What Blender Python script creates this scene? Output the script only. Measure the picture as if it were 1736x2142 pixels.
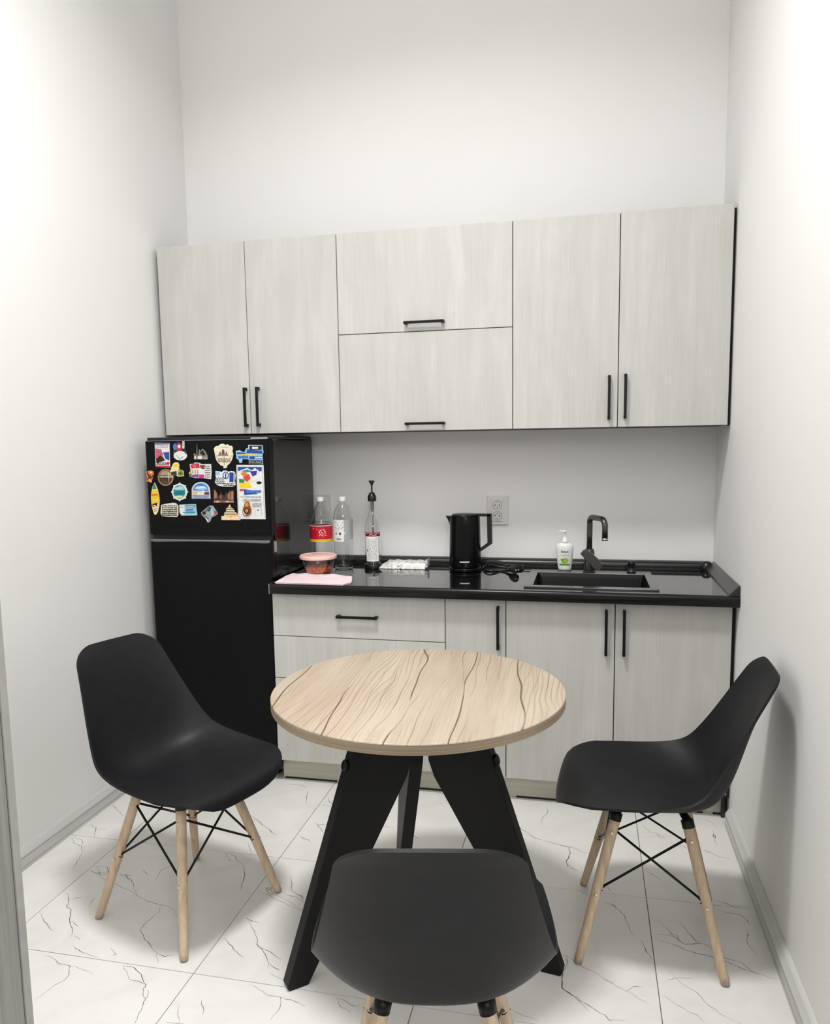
import bpy, bmesh, math, random
from mathutils import Vector, Matrix, noise as mnoise

for o in list(bpy.data.objects):
    bpy.data.objects.remove(o, do_unlink=True)
SC = bpy.context.scene
COL = SC.collection
random.seed(7)
PI = math.pi

# ------------------------------------------------------------------ camera
CAM_W, CAM_H = 1736, 2142
F_PX, PPX, PPY = 1584.18, 879.8, 1120.0
YAW, PITCH, ROLL = 0.2169, -0.1171, -0.0140
cam_data = bpy.data.cameras.new('camera')
cam = bpy.data.objects.new('camera', cam_data)
COL.objects.link(cam)
cam_data.sensor_fit = 'VERTICAL'
cam_data.sensor_height = 36.0
cam_data.sensor_width = 36.0 * CAM_W / CAM_H
cam_data.lens = F_PX / CAM_H * 36.0
cam_data.shift_x = -(PPX - CAM_W / 2) / CAM_H
cam_data.shift_y = (PPY - CAM_H / 2) / CAM_H
cam_data.clip_start = 0.05
_f = Vector((-math.sin(YAW) * math.cos(PITCH), math.cos(YAW) * math.cos(PITCH), math.sin(PITCH)))
_r = Vector((math.cos(YAW), math.sin(YAW), 0))
_u = _r.cross(_f)
_r2 = _r * math.cos(ROLL) + _u * math.sin(ROLL)
_u2 = -_r * math.sin(ROLL) + _u * math.cos(ROLL)
M = Matrix((_r2, _u2, -_f)).transposed().to_4x4()
M.translation = Vector((0.3403, -3.4085, 1.3997))
cam.matrix_world = M
SC.camera = cam

# ------------------------------------------------------------------ light and exposure
world = bpy.data.worlds.new('world')
SC.world = world
world.use_nodes = True
world.node_tree.nodes['Background'].inputs[0].default_value = (0.9, 0.95, 1, 1)
world.node_tree.nodes['Background'].inputs[1].default_value = 0.05
SC.view_settings.view_transform = 'Standard'
SC.view_settings.look = 'None'
SC.view_settings.gamma = 1.0
SC.view_settings.use_curve_mapping = False
SC.view_settings.exposure = 0.03

def area(name, loc, size, power, color, shape='DISK', rot=(0, 0, 0)):
    l = bpy.data.lights.new(name, 'AREA')
    l.shape = shape
    l.size = size
    l.energy = power
    l.color = color
    o = bpy.data.objects.new(name, l)
    COL.objects.link(o)
    o.location = loc
    o.rotation_euler = rot
    return o
area('room_lamp_light', (-0.3, -1.95, 3.79), 0.45, 45.5, (1.0, 0.99, 0.98)).data.spread = math.radians(142)
area('corridor_fill_light', (1.15, -4.80, 2.4), 1.4, 66.0, (1.0, 0.99, 0.975), 'SQUARE', (math.radians(80), 0, 0))  # added fill light behind the camera, brightens the cabinet fronts

# ------------------------------------------------------------------ materials
def srgb(r, g, b):
    def c(v):
        v /= 255.0
        return v / 12.92 if v <= 0.04045 else ((v + 0.055) / 1.055) ** 2.4
    return (c(r), c(g), c(b), 1.0)

class N:
    """small node helper"""
    def __init__(s, name, rough=0.5, spec=0.5, metal=0.0, color=(0.8, 0.8, 0.8, 1), coat=0.0):
        s.m = bpy.data.materials.new(name)
        s.m.use_nodes = True
        s.t = s.m.node_tree
        s.b = s.t.nodes['Principled BSDF']
        s.b.inputs['Base Color'].default_value = color
        s.b.inputs['Roughness'].default_value = rough
        s.b.inputs['Specular IOR Level'].default_value = spec
        s.b.inputs['Metallic'].default_value = metal
        s.b.inputs['Coat Weight'].default_value = coat
    def n(s, typ, **kw):
        nd = s.t.nodes.new(typ)
        for k, v in kw.items():
            if k.startswith('i_'):
                key = k[2:]
                nd.inputs[int(key) if key.isdigit() else key.replace('_', ' ')].default_value = v
            else:
                setattr(nd, k, v)
        return nd
    def l(s, a, b):
        s.t.links.new(a, b)
    def coords(s, scale=(1, 1, 1), rot=(0, 0, 0), kind='Object', loc=(0, 0, 0)):
        tc = s.n('ShaderNodeTexCoord')
        mp = s.n('ShaderNodeMapping')
        mp.inputs['Scale'].default_value = scale
        mp.inputs['Rotation'].default_value = rot
        mp.inputs['Location'].default_value = loc
        s.l(tc.outputs[kind], mp.inputs['Vector'])
        return mp.outputs['Vector']
    def noise(s, vec, scale, detail=3.0, rough=0.55, dist=0.0):
        nd = s.n('ShaderNodeTexNoise')
        nd.inputs['Scale'].default_value = scale
        nd.inputs['Detail'].default_value = detail
        nd.inputs['Roughness'].default_value = rough
        nd.inputs['Distortion'].default_value = dist
        s.l(vec, nd.inputs['Vector'])
        return nd.outputs['Fac']
    def ramp(s, fac, stops):
        r = s.n('ShaderNodeValToRGB')
        e = r.color_ramp.elements
        e[0].position, e[0].color = stops[0]
        e[1].position, e[1].color = stops[-1]
        for p, c in stops[1:-1]:
            x = e.new(p)
            x.color = c
        s.l(fac, r.inputs['Fac'])
        return r.outputs['Color']
    def mix(s, fac, a, b, mode='MIX'):
        x = s.n('ShaderNodeMix', data_type='RGBA', blend_type=mode)
        for sock, v in ((x.inputs[0], fac), (x.inputs[6], a), (x.inputs[7], b)):
            if hasattr(v, 'is_linked') or hasattr(v, 'links'):
                s.l(v, sock)
            else:
                sock.default_value = v
        return x.outputs[2]
    def math(s, op, a, b=0.0):
        x = s.n('ShaderNodeMath', operation=op)
        for sock, v in ((x.inputs[0], a), (x.inputs[1], b)):
            if hasattr(v, 'links'):
                s.l(v, sock)
            else:
                sock.default_value = v
        return x.outputs[0]
    def color(s, c):
        s.l(c, s.b.inputs['Base Color'])
    def bump(s, h, strength=0.1, dist=0.002):
        b = s.n('ShaderNodeBump')
        b.inputs['Strength'].default_value = strength
        b.inputs['Distance'].default_value = dist
        s.l(h, b.inputs['Height'])
        s.l(b.outputs['Normal'], s.b.inputs['Normal'])

G = lambda v: (v, v, v, 1)
MT = {}
def plain(name, col, rough=0.5, spec=0.5, metal=0.0, coat=0.0, var=0.06, scale=40):
    """plain coloured surface with faint procedural variation"""
    k = N(name, rough, spec, metal, col, coat)
    v = k.coords()
    f = k.noise(v, scale, 2.0)
    a = tuple(min(1, c * (1 - var)) for c in col[:3]) + (1,)
    b = tuple(min(1, c * (1 + var)) for c in col[:3]) + (1,)
    k.color(k.ramp(f, [(0.3, a), (0.7, b)]))
    MT[name] = k.m
    return k

def make_materials():
    # wall paint
    k = N('wall_paint', 0.62, 0.3)
    v = k.coords()
    f = k.noise(v, 1.6, 4.0)
    k.color(k.ramp(f, [(0.3, (0.875, 0.868, 0.857, 1)), (0.7, (0.895, 0.889, 0.879, 1))]))
    k.bump(k.noise(v, 260.0, 2.0), 0.12, 0.001)
    MT['wall'] = k.m
    plain('ceiling_paint', (0.88, 0.88, 0.87, 1), 0.8, 0.2, var=0.02)
    # cabinet laminate: pale grey washed wood, vertical streaks
    k = N('cabinet_laminate', 0.42, 0.4)
    v = k.coords((1, 1, 1))
    st = k.coords((17, 17, 1.0))
    fine = k.coords((190, 190, 5))
    cl = k.coords((5, 5, 1.6))
    a = k.noise(st, 1.0, 4.0, 0.6, 0.6)
    b = k.noise(fine, 1.0, 2.0)
    c = k.noise(cl, 1.0, 3.0, 0.6, 1.2)
    base = k.ramp(a, [(0.25, srgb(186, 185, 179)), (0.5, srgb(199, 198, 193)), (0.78, srgb(210, 209, 204))])
    base = k.mix(0.42, base, k.ramp(c, [(0.3, srgb(183, 182, 177)), (0.55, srgb(199, 198, 193)), (0.75, srgb(216, 215, 209))]))
    base = k.mix(0.09, base, k.ramp(b, [(0.35, srgb(170, 168, 158)), (0.65, srgb(232, 230, 224))]))
    k.color(base)
    k.bump(b, 0.06, 0.0006)
    MT['laminate'] = k.m
    k = N('plinth_laminate', 0.45, 0.4)
    st = k.coords((3, 30, 60))
    k.color(k.ramp(k.noise(st, 1.0, 3.0), [(0.3, srgb(198, 194, 180)), (0.7, srgb(214, 210, 196))]))
    MT['plinth'] = k.m
    plain('carcass_dark', srgb(48, 48, 47), 0.6, 0.3)
    plain('white_edge', srgb(226, 224, 216), 0.4, 0.4, var=0.02)
    # gloss black worktop with faint speckle
    k = N('worktop_black', 0.03, 1.0)
    v = k.coords()
    f = k.noise(v, 300.0, 2.0)
    k.color(k.ramp(f, [(0.45, srgb(13, 13, 14)), (0.72, srgb(26, 26, 27)), (0.8, srgb(60, 60, 60))]))
    k.b.inputs['IOR'].default_value = 2.1
    MT['worktop'] = k.m
    k = N('worktop_trim', 0.28, 0.6)
    v = k.coords()
    f = k.noise(v, 120.0, 4.0, 0.7)
    k.color(k.ramp(f, [(0.4, srgb(20, 20, 21)), (0.62, srgb(38, 38, 39)), (0.74, srgb(78, 77, 75))]))
    MT['worktop_trim'] = k.m
    plain('sink_composite', srgb(5, 5, 6), 0.3, 0.2, var=0.15, scale=300)
    plain('worktop_edge', srgb(15, 15, 16), 0.24, 0.35, var=0.3, scale=200)
    plain('sink_rim', srgb(52, 52, 53), 0.16, 1.0, var=0.12, scale=300)
    plain('black_metal', srgb(14, 14, 15), 0.42, 0.25)
    plain('black_powder', srgb(14, 14, 15), 0.5, 0.25, var=0.1, scale=200)
    plain('tap_gunmetal', srgb(84, 83, 81), 0.24, 0.6, metal=0.75)
    plain('tap_lever_grey', srgb(74, 73, 72), 0.42, 0.5, metal=0.3)
    plain('black_plastic', srgb(18, 18, 19), 0.32, 0.5)
    plain('kettle_black', srgb(6, 6, 7), 0.25, 0.2)
    # fridge
    k = N('fridge_black', 0.34, 0.16)
    v = k.coords()
    k.color(k.ramp(k.noise(v, 90, 2), [(0.3, srgb(6, 6, 7)), (0.7, srgb(11, 11, 12))]))
    k.bump(k.noise(v, 420, 2), 0.10, 0.0006)
    MT['fridge'] = k.m
    plain('fridge_side', srgb(17, 17, 18), 0.12, 0.5)
    plain('fridge_trim', srgb(122, 122, 128), 0.3, 0.5, metal=0.3)
    plain('hinge_grey', srgb(150, 150, 150), 0.35, 0.5)
    # chair plastic
    k = N('chair_plastic', 0.46, 0.24)
    v = k.coords()
    k.color(k.ramp(k.noise(v, 30, 2), [(0.3, srgb(23, 23, 26)), (0.7, srgb(28, 28, 31))]))
    k.bump(k.noise(v, 520, 2), 0.12, 0.0005)
    MT['chair_plastic'] = k.m
    # beech leg
    k = N('beech_wood', 0.5, 0.35)
    v = k.coords((90, 90, 3))
    f = k.noise(v, 1.0, 4.0, 0.6, 0.3)
    k.color(k.ramp(f, [(0.2, srgb(176, 152, 125)), (0.5, srgb(205, 183, 155)), (0.8, srgb(222, 203, 177))]))
    MT['beech'] = k.m
    plain('rubber_cap', srgb(150, 146, 138), 0.6, 0.3)
    # table top: craft oak print, grain along y, boards 0.1 m wide with dark cracks
    k = N('table_oak', 0.42, 0.35)
    tc = k.n('ShaderNodeTexCoord')
    sp = k.n('ShaderNodeSeparateXYZ')
    rot = k.n('ShaderNodeMapping')
    rot.inputs['Rotation'].default_value = (0, 0, math.radians(-3))
    k.l(tc.outputs['Object'], rot.inputs['Vector'])
    k.l(rot.outputs['Vector'], sp.inputs[0])
    # board index offsets the pattern
    bi = k.math('FLOOR', k.math('DIVIDE', k.math('ADD', sp.outputs[0], 2.03), 0.118))
    off = k.math('MULTIPLY', bi, 3.71)
    def board_vec(sx, sy):
        c = k.n('ShaderNodeCombineXYZ')
        k.l(k.math('MULTIPLY', sp.outputs[0], sx), c.inputs[0])
        k.l(k.math('ADD', k.math('MULTIPLY', sp.outputs[1], sy), off), c.inputs[1])
        k.l(off, c.inputs[2])
        return c.outputs[0]
    whole = k.n('ShaderNodeCombineXYZ')
    k.l(k.math('MULTIPLY', sp.outputs[0], 5.0), whole.inputs[0])
    k.l(k.math('MULTIPLY', sp.outputs[1], 1.1), whole.inputs[1])
    warp = k.noise(board_vec(7, 2.6), 1.0, 2.0, 0.5)
    def flow(freq, amp, wx, wy, width, mx, my, lo, hi, seed):
        # dark lines of even width running along the boards, wandering sideways, broken up by a mask
        c = k.n('ShaderNodeCombineXYZ')
        k.l(k.math('MULTIPLY', sp.outputs[0], wx), c.inputs[0])
        k.l(k.math('MULTIPLY', sp.outputs[1], wy), c.inputs[1])
        c.inputs[2].default_value = seed
        w = k.noise(c.outputs[0], 1.0, 2.0, 0.45)
        u = k.math('ADD', k.math('MULTIPLY', sp.outputs[0], freq), k.math('MULTIPLY', w, amp))
        fr = k.math('FRACT', k.math('ADD', u, 50.0))
        d = k.math('ABSOLUTE', k.math('SUBTRACT', fr, 0.5))
        ln = k.ramp(d, [(0.0, G(1)), (width * 0.5, G(1)), (width, G(0))])
        c2 = k.n('ShaderNodeCombineXYZ')
        k.l(k.math('MULTIPLY', sp.outputs[0], mx), c2.inputs[0])
        k.l(k.math('MULTIPLY', sp.outputs[1], my), c2.inputs[1])
        c2.inputs[2].default_value = seed + 9.3
        return k.math('MULTIPLY', ln, k.ramp(k.noise(c2.outputs[0], 1.0, 2.0), [(lo, G(0)), (hi, G(1))]))
    fine = k.noise(board_vec(190, 5), 1.0, 4.0, 0.65)
    tone = k.noise(board_vec(14, 1.3), 1.0, 4.0, 0.6, 0.5)
    big = k.noise(whole.outputs[0], 1.0, 3.0, 0.55)
    base = k.ramp(tone, [(0.22, srgb(164, 147, 129)), (0.42, srgb(182, 166, 147)), (0.6, srgb(195, 181, 162)), (0.8, srgb(204, 194, 177))])
    base = k.mix(0.35, base, k.ramp(big, [(0.3, srgb(172, 152, 133)), (0.55, srgb(190, 176, 157)), (0.75, srgb(194, 190, 169))]))
    base = k.mix(k.math('MULTIPLY', k.ramp(fine, [(0.52, G(0)), (0.72, G(1))]), 0.5), base, srgb(166, 143, 119))
    base = k.mix(k.math('MULTIPLY', flow(84.0, 17.0, 3.6, 1.25, 0.17, 5.5, 1.6, 0.42, 0.60, 2.1), 0.42), base, srgb(140, 118, 97))
    base = k.mix(k.math('MULTIPLY', flow(30.0, 6.5, 3.2, 1.2, 0.050, 6.0, 1.7, 0.45, 0.57, 5.7), 0.55), base, srgb(122, 101, 82))
    base = k.mix(k.math('MULTIPLY', flow(6.6, 1.35, 2.6, 1.25, 0.017, 4.5, 1.6, 0.40, 0.47, 11.4), 0.85), base, srgb(84, 69, 55))
    k.color(base)
    k.bump(fine, 0.05, 0.0005)
    MT['table_oak'] = k.m
    k = N('table_edge_band', 0.45, 0.35)
    v = k.coords((2.0, 2.0, 260.0))
    f = k.noise(v, 1.0, 3.0, 0.6, 0.3)
    k.color(k.ramp(f, [(0.25, srgb(134, 118, 97)), (0.5, srgb(160, 144, 121)), (0.75, srgb(178, 163, 140))]))
    MT['table_edge'] = k.m
    # floor tile
    k = N('floor_marble', 0.16, 0.5)
    v = k.coords()
    f = k.noise(v, 5.0, 5.0, 0.6, 0.8)
    k.color(k.ramp(f, [(0.25, srgb(226, 225, 219)), (0.5, srgb(235, 234, 229)), (0.8, srgb(240, 239, 235))]))
    MT['tile'] = k.m
    plain('tile_vein', srgb(88, 83, 77), 0.2, 0.5, var=0.35, scale=25)
    plain('grout', srgb(112, 110, 104), 0.9, 0.1)
    # skirting
    k = N('skirting_grey', 0.35, 0.45)
    v = k.coords((6, 1.5, 60))
    k.color(k.ramp(k.noise(v, 1.0, 3.0), [(0.3, srgb(200, 199, 197)), (0.7, srgb(216, 215, 213))]))
    MT['skirting'] = k.m
    # door frame grey woodgrain
    k = N('door_grey_wood', 0.5, 0.3)
    v = k.coords((70, 70, 2.2))
    f = k.noise(v, 1.0, 4.0, 0.6, 0.4)
    k.color(k.ramp(f, [(0.25, srgb(128, 129, 126)), (0.5, srgb(158, 159, 155)), (0.75, srgb(172, 173, 169))]))
    MT['door_wood'] = k.m
    plain('door_strip', srgb(176, 175, 172), 0.4, 0.4)
    plain('door_groove', srgb(70, 70, 70), 0.6, 0.3)
    # little things
    plain('white_plastic', srgb(232, 231, 226), 0.35, 0.5, var=0.02)
    plain('socket_white', srgb(226, 225, 222), 0.35, 0.5, var=0.02)
    plain('socket_dark', srgb(48, 47, 46), 0.5, 0.3)
    plain('socket_line', srgb(150, 148, 144), 0.5, 0.3)
    plain('soap_white', srgb(238, 242, 238), 0.3, 0.5, var=0.015)
    plain('print_black', srgb(30, 30, 30), 0.5, 0.3)
    plain('print_grey', srgb(128, 130, 128), 0.5, 0.3)
    plain('print_green', srgb(112, 158, 52), 0.45, 0.3, var=0.12)
    plain('print_lime', srgb(172, 196, 84), 0.45, 0.3, var=0.15)
    plain('print_pale_green', srgb(212, 226, 196), 0.45, 0.3)
    plain('print_red', srgb(186, 22, 46), 0.4, 0.4, var=0.1)
    plain('print_yellow', srgb(214, 190, 38), 0.4, 0.4)
    plain('print_white', srgb(232, 232, 230), 0.45, 0.3, var=0.02)
    plain('print_maroon', srgb(104, 28, 30), 0.45, 0.3)
    plain('print_silver', srgb(168, 170, 172), 0.4, 0.4)
    plain('steel', srgb(205, 205, 205), 0.22, 0.5, metal=0.9)
    plain('pink_lid', srgb(240, 200, 190), 0.4, 0.4, var=0.03)
    k = plain('pink_paper', srgb(244, 222, 226), 0.75, 0.2, var=0.05, scale=14)
    k = N('orange_salad', 0.5, 0.4)
    v = k.coords()
    f = k.noise(v, 95.0, 3.0, 0.7)
    k.color(k.ramp(f, [(0.3, srgb(120, 44, 18)), (0.48, srgb(216, 104, 40)), (0.64, srgb(238, 146, 68)), (0.8, srgb(168, 52, 22))]))
    MT['salad'] = k.m
    k = N('wrapper_foil', 0.34, 0.5, 0.15)
    v = k.coords()
    f = k.noise(v, 55.0, 4.0, 0.65, 1.5)
    k.color(k.ramp(f, [(0.36, srgb(104, 104, 100)), (0.45, srgb(216, 216, 210)), (0.75, srgb(236, 236, 231))]))
    MT['wrapper'] = k.m
    for nm, tint, rg in (('clear_plastic', (0.96, 0.98, 0.98, 1), 0.03), ('clear_glass', (0.97, 0.98, 0.98, 1), 0.0)):
        k = N(nm, rg, 0.5, 0.0, tint)
        k.b.inputs['Transmission Weight'].default_value = 1.0
        k.b.inputs['IOR'].default_value = 1.35 if nm == 'clear_plastic' else 1.45
        v = k.coords()
        k.bump(k.noise(v, 45.0, 2.0), 0.12, 0.002)
        MT[nm] = k.m
make_materials()

# ------------------------------------------------------------------ mesh helpers
class MB:
    """collects geometry, with material slots"""
    def __init__(s):
        s.v, s.f, s.mi, s.sm, s.mats = [], [], [], [], []
    def slot(s, m):
        if m not in s.mats:
            s.mats.append(m)
        return s.mats.index(m)
    def add(s, verts, faces, m, smooth=False):
        o = len(s.v)
        s.v += [tuple(x) for x in verts]
        i = s.slot(m)
        for f in faces:
            s.f.append(tuple(o + q for q in f))
            s.mi.append(i)
            s.sm.append(smooth)
        return s
    def box(s, x0, x1, y0, y1, z0, z1, m, bev=0.0):
        if bev <= 0:
            v = [(x, y, z) for x in (x0, x1) for y in (y0, y1) for z in (z0, z1)]
            f = [(0, 1, 3, 2), (4, 6, 7, 5), (0, 4, 5, 1), (2, 3, 7, 6), (0, 2, 6, 4), (1, 5, 7, 3)]
            return s.add(v, f, m)
        bm = bmesh.new()
        bmesh.ops.create_cube(bm, size=1.0)
        for q in bm.verts:
            q.co = Vector(((x0 + x1) / 2 + q.co.x * (x1 - x0), (y0 + y1) / 2 + q.co.y * (y1 - y0), (z0 + z1) / 2 + q.co.z * (z1 - z0)))
        bmesh.ops.bevel(bm, geom=list(bm.edges), offset=bev, segments=2, affect='EDGES', profile=0.6)
        return s.from_bm(bm, m, False)
    def from_bm(s, bm, m, smooth=False):
        bm.verts.index_update()
        s.add([q.co[:] for q in bm.verts], [[q.index for q in f.verts] for f in bm.faces], m, smooth)
        bm.free()
        return s
    def lathe(s, prof, m, n=32, c=(0, 0), sx=1.0, sy=1.0, smooth=True, close=True):
        """prof: (r, z) from bottom to top"""
        v, f = [], []
        for r, z in prof:
            for i in range(n):
                a = 2 * PI * i / n
                v.append((c[0] + r * sx * math.cos(a), c[1] + r * sy * math.sin(a), z))
        k = len(prof)
        for j in range(k - 1):
            for i in range(n):
                a, b = j * n + i, j * n + (i + 1) % n
                f.append((a, b, b + n, a + n))
        if close:
            if prof[0][0] > 1e-5:
                f.append(tuple(range(n - 1, -1, -1)))
            if prof[-1][0] > 1e-5:
                f.append(tuple((k - 1) * n + i for i in range(n)))
        return s.add(v, f, m, smooth)
    def tube(s, pts, rad, m, n=10, smooth=True, caps=True):
        pts = [Vector(p) for p in pts]
        rs = rad if isinstance(rad, (list, tuple)) else [rad] * len(pts)
        t0 = (pts[1] - pts[0]).normalized()
        nrm = t0.orthogonal().normalized()
        v, f = [], []
        for i, p in enumerate(pts):
            if i == 0: t = pts[1] - pts[0]
            elif i == len(pts) - 1: t = pts[-1] - pts[-2]
            else: t = (pts[i + 1] - pts[i]).normalized() + (pts[i] - pts[i - 1]).normalized()
            t.normalize()
            nrm = (nrm - t * nrm.dot(t)).normalized()
            bn = t.cross(nrm)
            for q in range(n):
                a = 2 * PI * q / n
                v.append(p + (nrm * math.cos(a) + bn * math.sin(a)) * rs[i])
        for i in range(len(pts) - 1):
            for q in range(n):
                a, b = i * n + q, i * n + (q + 1) % n
                f.append((a, b, b + n, a + n))
        if caps:
            f.append(tuple(range(n - 1, -1, -1)))
            f.append(tuple((len(pts) - 1) * n + q for q in range(n)))
        return s.add(v, f, m, smooth)
    def prism(s, poly, fn, d0, d1, m, bev=0.0):
        """poly of 2D points; fn(u, v, d) -> 3D"""
        n = len(poly)
        if bev > 0:
            bm = bmesh.new()
            a = [bm.verts.new(fn(u, v, d0)) for u, v in poly]
            b = [bm.verts.new(fn(u, v, d1)) for u, v in poly]
            bm.faces.new(a[::-1]); bm.faces.new(b)
            for i in range(n):
                bm.faces.new((a[i], a[(i + 1) % n], b[(i + 1) % n], b[i]))
            bmesh.ops.recalc_face_normals(bm, faces=bm.faces)
            bmesh.ops.bevel(bm, geom=list(bm.edges), offset=bev, segments=2, affect='EDGES', profile=0.6)
            return s.from_bm(bm, m)
        v = [fn(u, w, d0) for u, w in poly] + [fn(u, w, d1) for u, w in poly]
        f = [tuple(range(n - 1, -1, -1)), tuple(range(n, 2 * n))]
        f += [(i, (i + 1) % n, n + (i + 1) % n, n + i) for i in range(n)]
        return s.add(v, f, m)
    def mesh(s, name, origin=(0, 0, 0), fix=True):
        me = bpy.data.meshes.new(name)
        ox, oy, oz = origin
        me.from_pydata([(x - ox, y - oy, z - oz) for x, y, z in s.v], [], s.f)
        for m in s.mats:
            me.materials.append(MT[m])
        me.polygons.foreach_set('material_index', s.mi)
        me.polygons.foreach_set('use_smooth', s.sm)
        if fix:
            bm = bmesh.new(); bm.from_mesh(me)
            bmesh.ops.recalc_face_normals(bm, faces=bm.faces)
            bm.to_mesh(me); bm.free()
        me.update()
        return me

def base_of(o):
    """world offset of an unrotated parent chain"""
    p = Vector((0, 0, 0))
    while o is not None:
        p = p + o.location
        o = o.parent
    return p

def put(name, mb, parent=None, origin=None, fix=True):
    """link a collected mesh (world coordinates) as one object"""
    if parent is not None:
        b = base_of(parent)
        if origin is None:
            me = mb.mesh(name, b, fix)
            o = bpy.data.objects.new(name, me)
        else:
            me = mb.mesh(name, origin, fix)
            o = bpy.data.objects.new(name, me)
            o.location = Vector(origin) - b
        o.parent = parent
    else:
        og = origin or (0, 0, 0)
        o = bpy.data.objects.new(name, mb.mesh(name, og, fix))
        o.location = og
    COL.objects.link(o)
    return o

def thing(name, label, cat, loc=(0, 0, 0), group=None):
    o = bpy.data.objects.new(name, None)
    o.empty_display_size = 0.05
    COL.objects.link(o)
    o.location = loc
    return tag(o, label, cat, group)

def tag(o, label, cat, group=None):
    o['label'] = label
    o['category'] = cat
    if group:
        o['group'] = group
    return o

def struct(o):
    o['kind'] = 'structure'
    return o

def autosmooth(o, deg=35):
    for p in o.data.polygons:
        p.use_smooth = True
    try:
        o.data.set_sharp_from_angle(angle=math.radians(deg))
    except Exception:
        pass
    return o

def text_mesh(mb, body, m, fn, size, depth=0.0006, align='CENTER', shear=0.0, bold=0.0):
    """flat lettering as geometry; fn(u, v, d) -> 3D"""
    cu = bpy.data.curves.new('lettering', 'FONT')
    cu.body = body
    cu.size = size
    cu.align_x = align
    cu.shear = shear
    cu.offset = bold
    cu.resolution_u = 2
    ob = bpy.data.objects.new('lettering', cu)
    COL.objects.link(ob)
    dg = bpy.context.evaluated_depsgraph_get()
    me = bpy.data.meshes.new_from_object(ob.evaluated_get(dg))
    mb.add([fn(v.co.x, v.co.y, depth) for v in me.vertices], [tuple(p.vertices) for p in me.polygons], m)
    bpy.data.objects.remove(ob, do_unlink=True)
    bpy.data.curves.remove(cu)
    bpy.data.meshes.remove(me)

# ================================================================== SETTING
XL, XR, YB = -1.5186, 0.872, 0.0
YF, CEIL = -2.55, 3.85          # inner face of the doorway wall, ceiling height
YC = -4.9                       # end of the corridor the photographer stands in
T = 0.12
struct(put('wall_back', MB().box(XL - T, XR + T, YB, YB + T, -0.05, CEIL, 'wall')))
struct(put('wall_left', MB().box(XL - T, XL, YF, YB, -0.05, CEIL, 'wall')))
struct(put('wall_right', MB().box(XR, XR + T, YF, YB, -0.05, CEIL, 'wall')))
DX0, DX1, DZ = -0.465, 0.735, 2.13
struct(put('wall_front', MB().box(-2.2, DX0, YF - T, YF, -0.05, CEIL, 'wall')
           .box(DX1, 2.2, YF - T, YF, -0.05, CEIL, 'wall')
           .box(DX0, DX1, YF - T, YF, DZ, CEIL, 'wall')))
struct(put('wall_corridor_left', MB().box(-2.2 - T, -2.2, YC, YF, -0.05, CEIL, 'wall')))
struct(put('wall_corridor_right', MB().box(2.2, 2.2 + T, YC, YF, -0.05, CEIL, 'wall')))
struct(put('wall_corridor_back', MB().box(-2.3, 2.3, YC - T, YC, -0.05, CEIL, 'wall')))
struct(put('ceiling', MB().box(-2.4, 2.4, YC - T, YB + T, CEIL, CEIL + 0.1, 'ceiling_paint')))

# door frame (grey wood grain), opening the photograph is taken through
dr = struct(bpy.data.objects.new('door_1', None)); COL.objects.link(dr); dr.location = (DX0, YF, 0)
jl = put('jamb', MB().box(DX0, DX0 + 0.031, YF - T - 0.012, YF - 0.012, 0, DZ, 'door_wood', 0.001), dr)
put('seal_strip', MB().box(DX0, DX0 + 0.0325, YF - 0.0095, YF + 0.003, 0, DZ, 'door_strip', 0.001), jl)
put('groove', MB().box(DX0, DX0 + 0.029, YF - 0.0122, YF - 0.0093, 0, DZ, 'door_groove'), jl)
jr = put('jamb', MB().box(DX1 - 0.031, DX1, YF - T - 0.012, YF - 0.012, 0, DZ, 'door_wood', 0.001), dr)
put('lintel', MB().box(DX0 + 0.031, DX1 - 0.031, YF - T - 0.012, YF + 0.003, DZ - 0.031, DZ, 'door_wood', 0.001), dr)
for x0, x1 in ((DX0 - 0.07, DX0 + 0.006), (DX1 - 0.006, DX1 + 0.07)):
    put('casing', MB().box(x0, x1, YF - T - 0.022, YF - T - 0.012, 0, DZ + 0.06, 'door_wood', 0.002), dr)

# skirting boards: a main board with a stepped, sloping top cap
def skirting(name, wall_x, sgn, y0, y1):
    h, t = 0.0712, 0.0239
    prof = [(0, 0), (t, 0), (t, h * 0.70), (t * 0.93, h * 0.74), (t * 0.5, h * 0.94), (t * 0.22, h), (0, h)]
    mb = MB()
    mb.prism(prof, lambda u, v, d: (wall_x - sgn * u, d, v), y0, y1, 'skirting')
    o = struct(put(name, mb))
    g = MB()
    for zz in (0.012, 0.044):
        g.box(min(wall_x - sgn * t, wall_x - sgn * (t + 0.0006)), max(wall_x - sgn * t, wall_x - sgn * (t + 0.0006)), y0, y1, zz, zz + 0.0012, 'socket_line')
    put('moulding_line', g, o)
    return o
skirting('baseboard_left', XL, -1, YF, -0.02)
skirting('baseboard_right', XR, 1, YF, -0.60)

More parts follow.
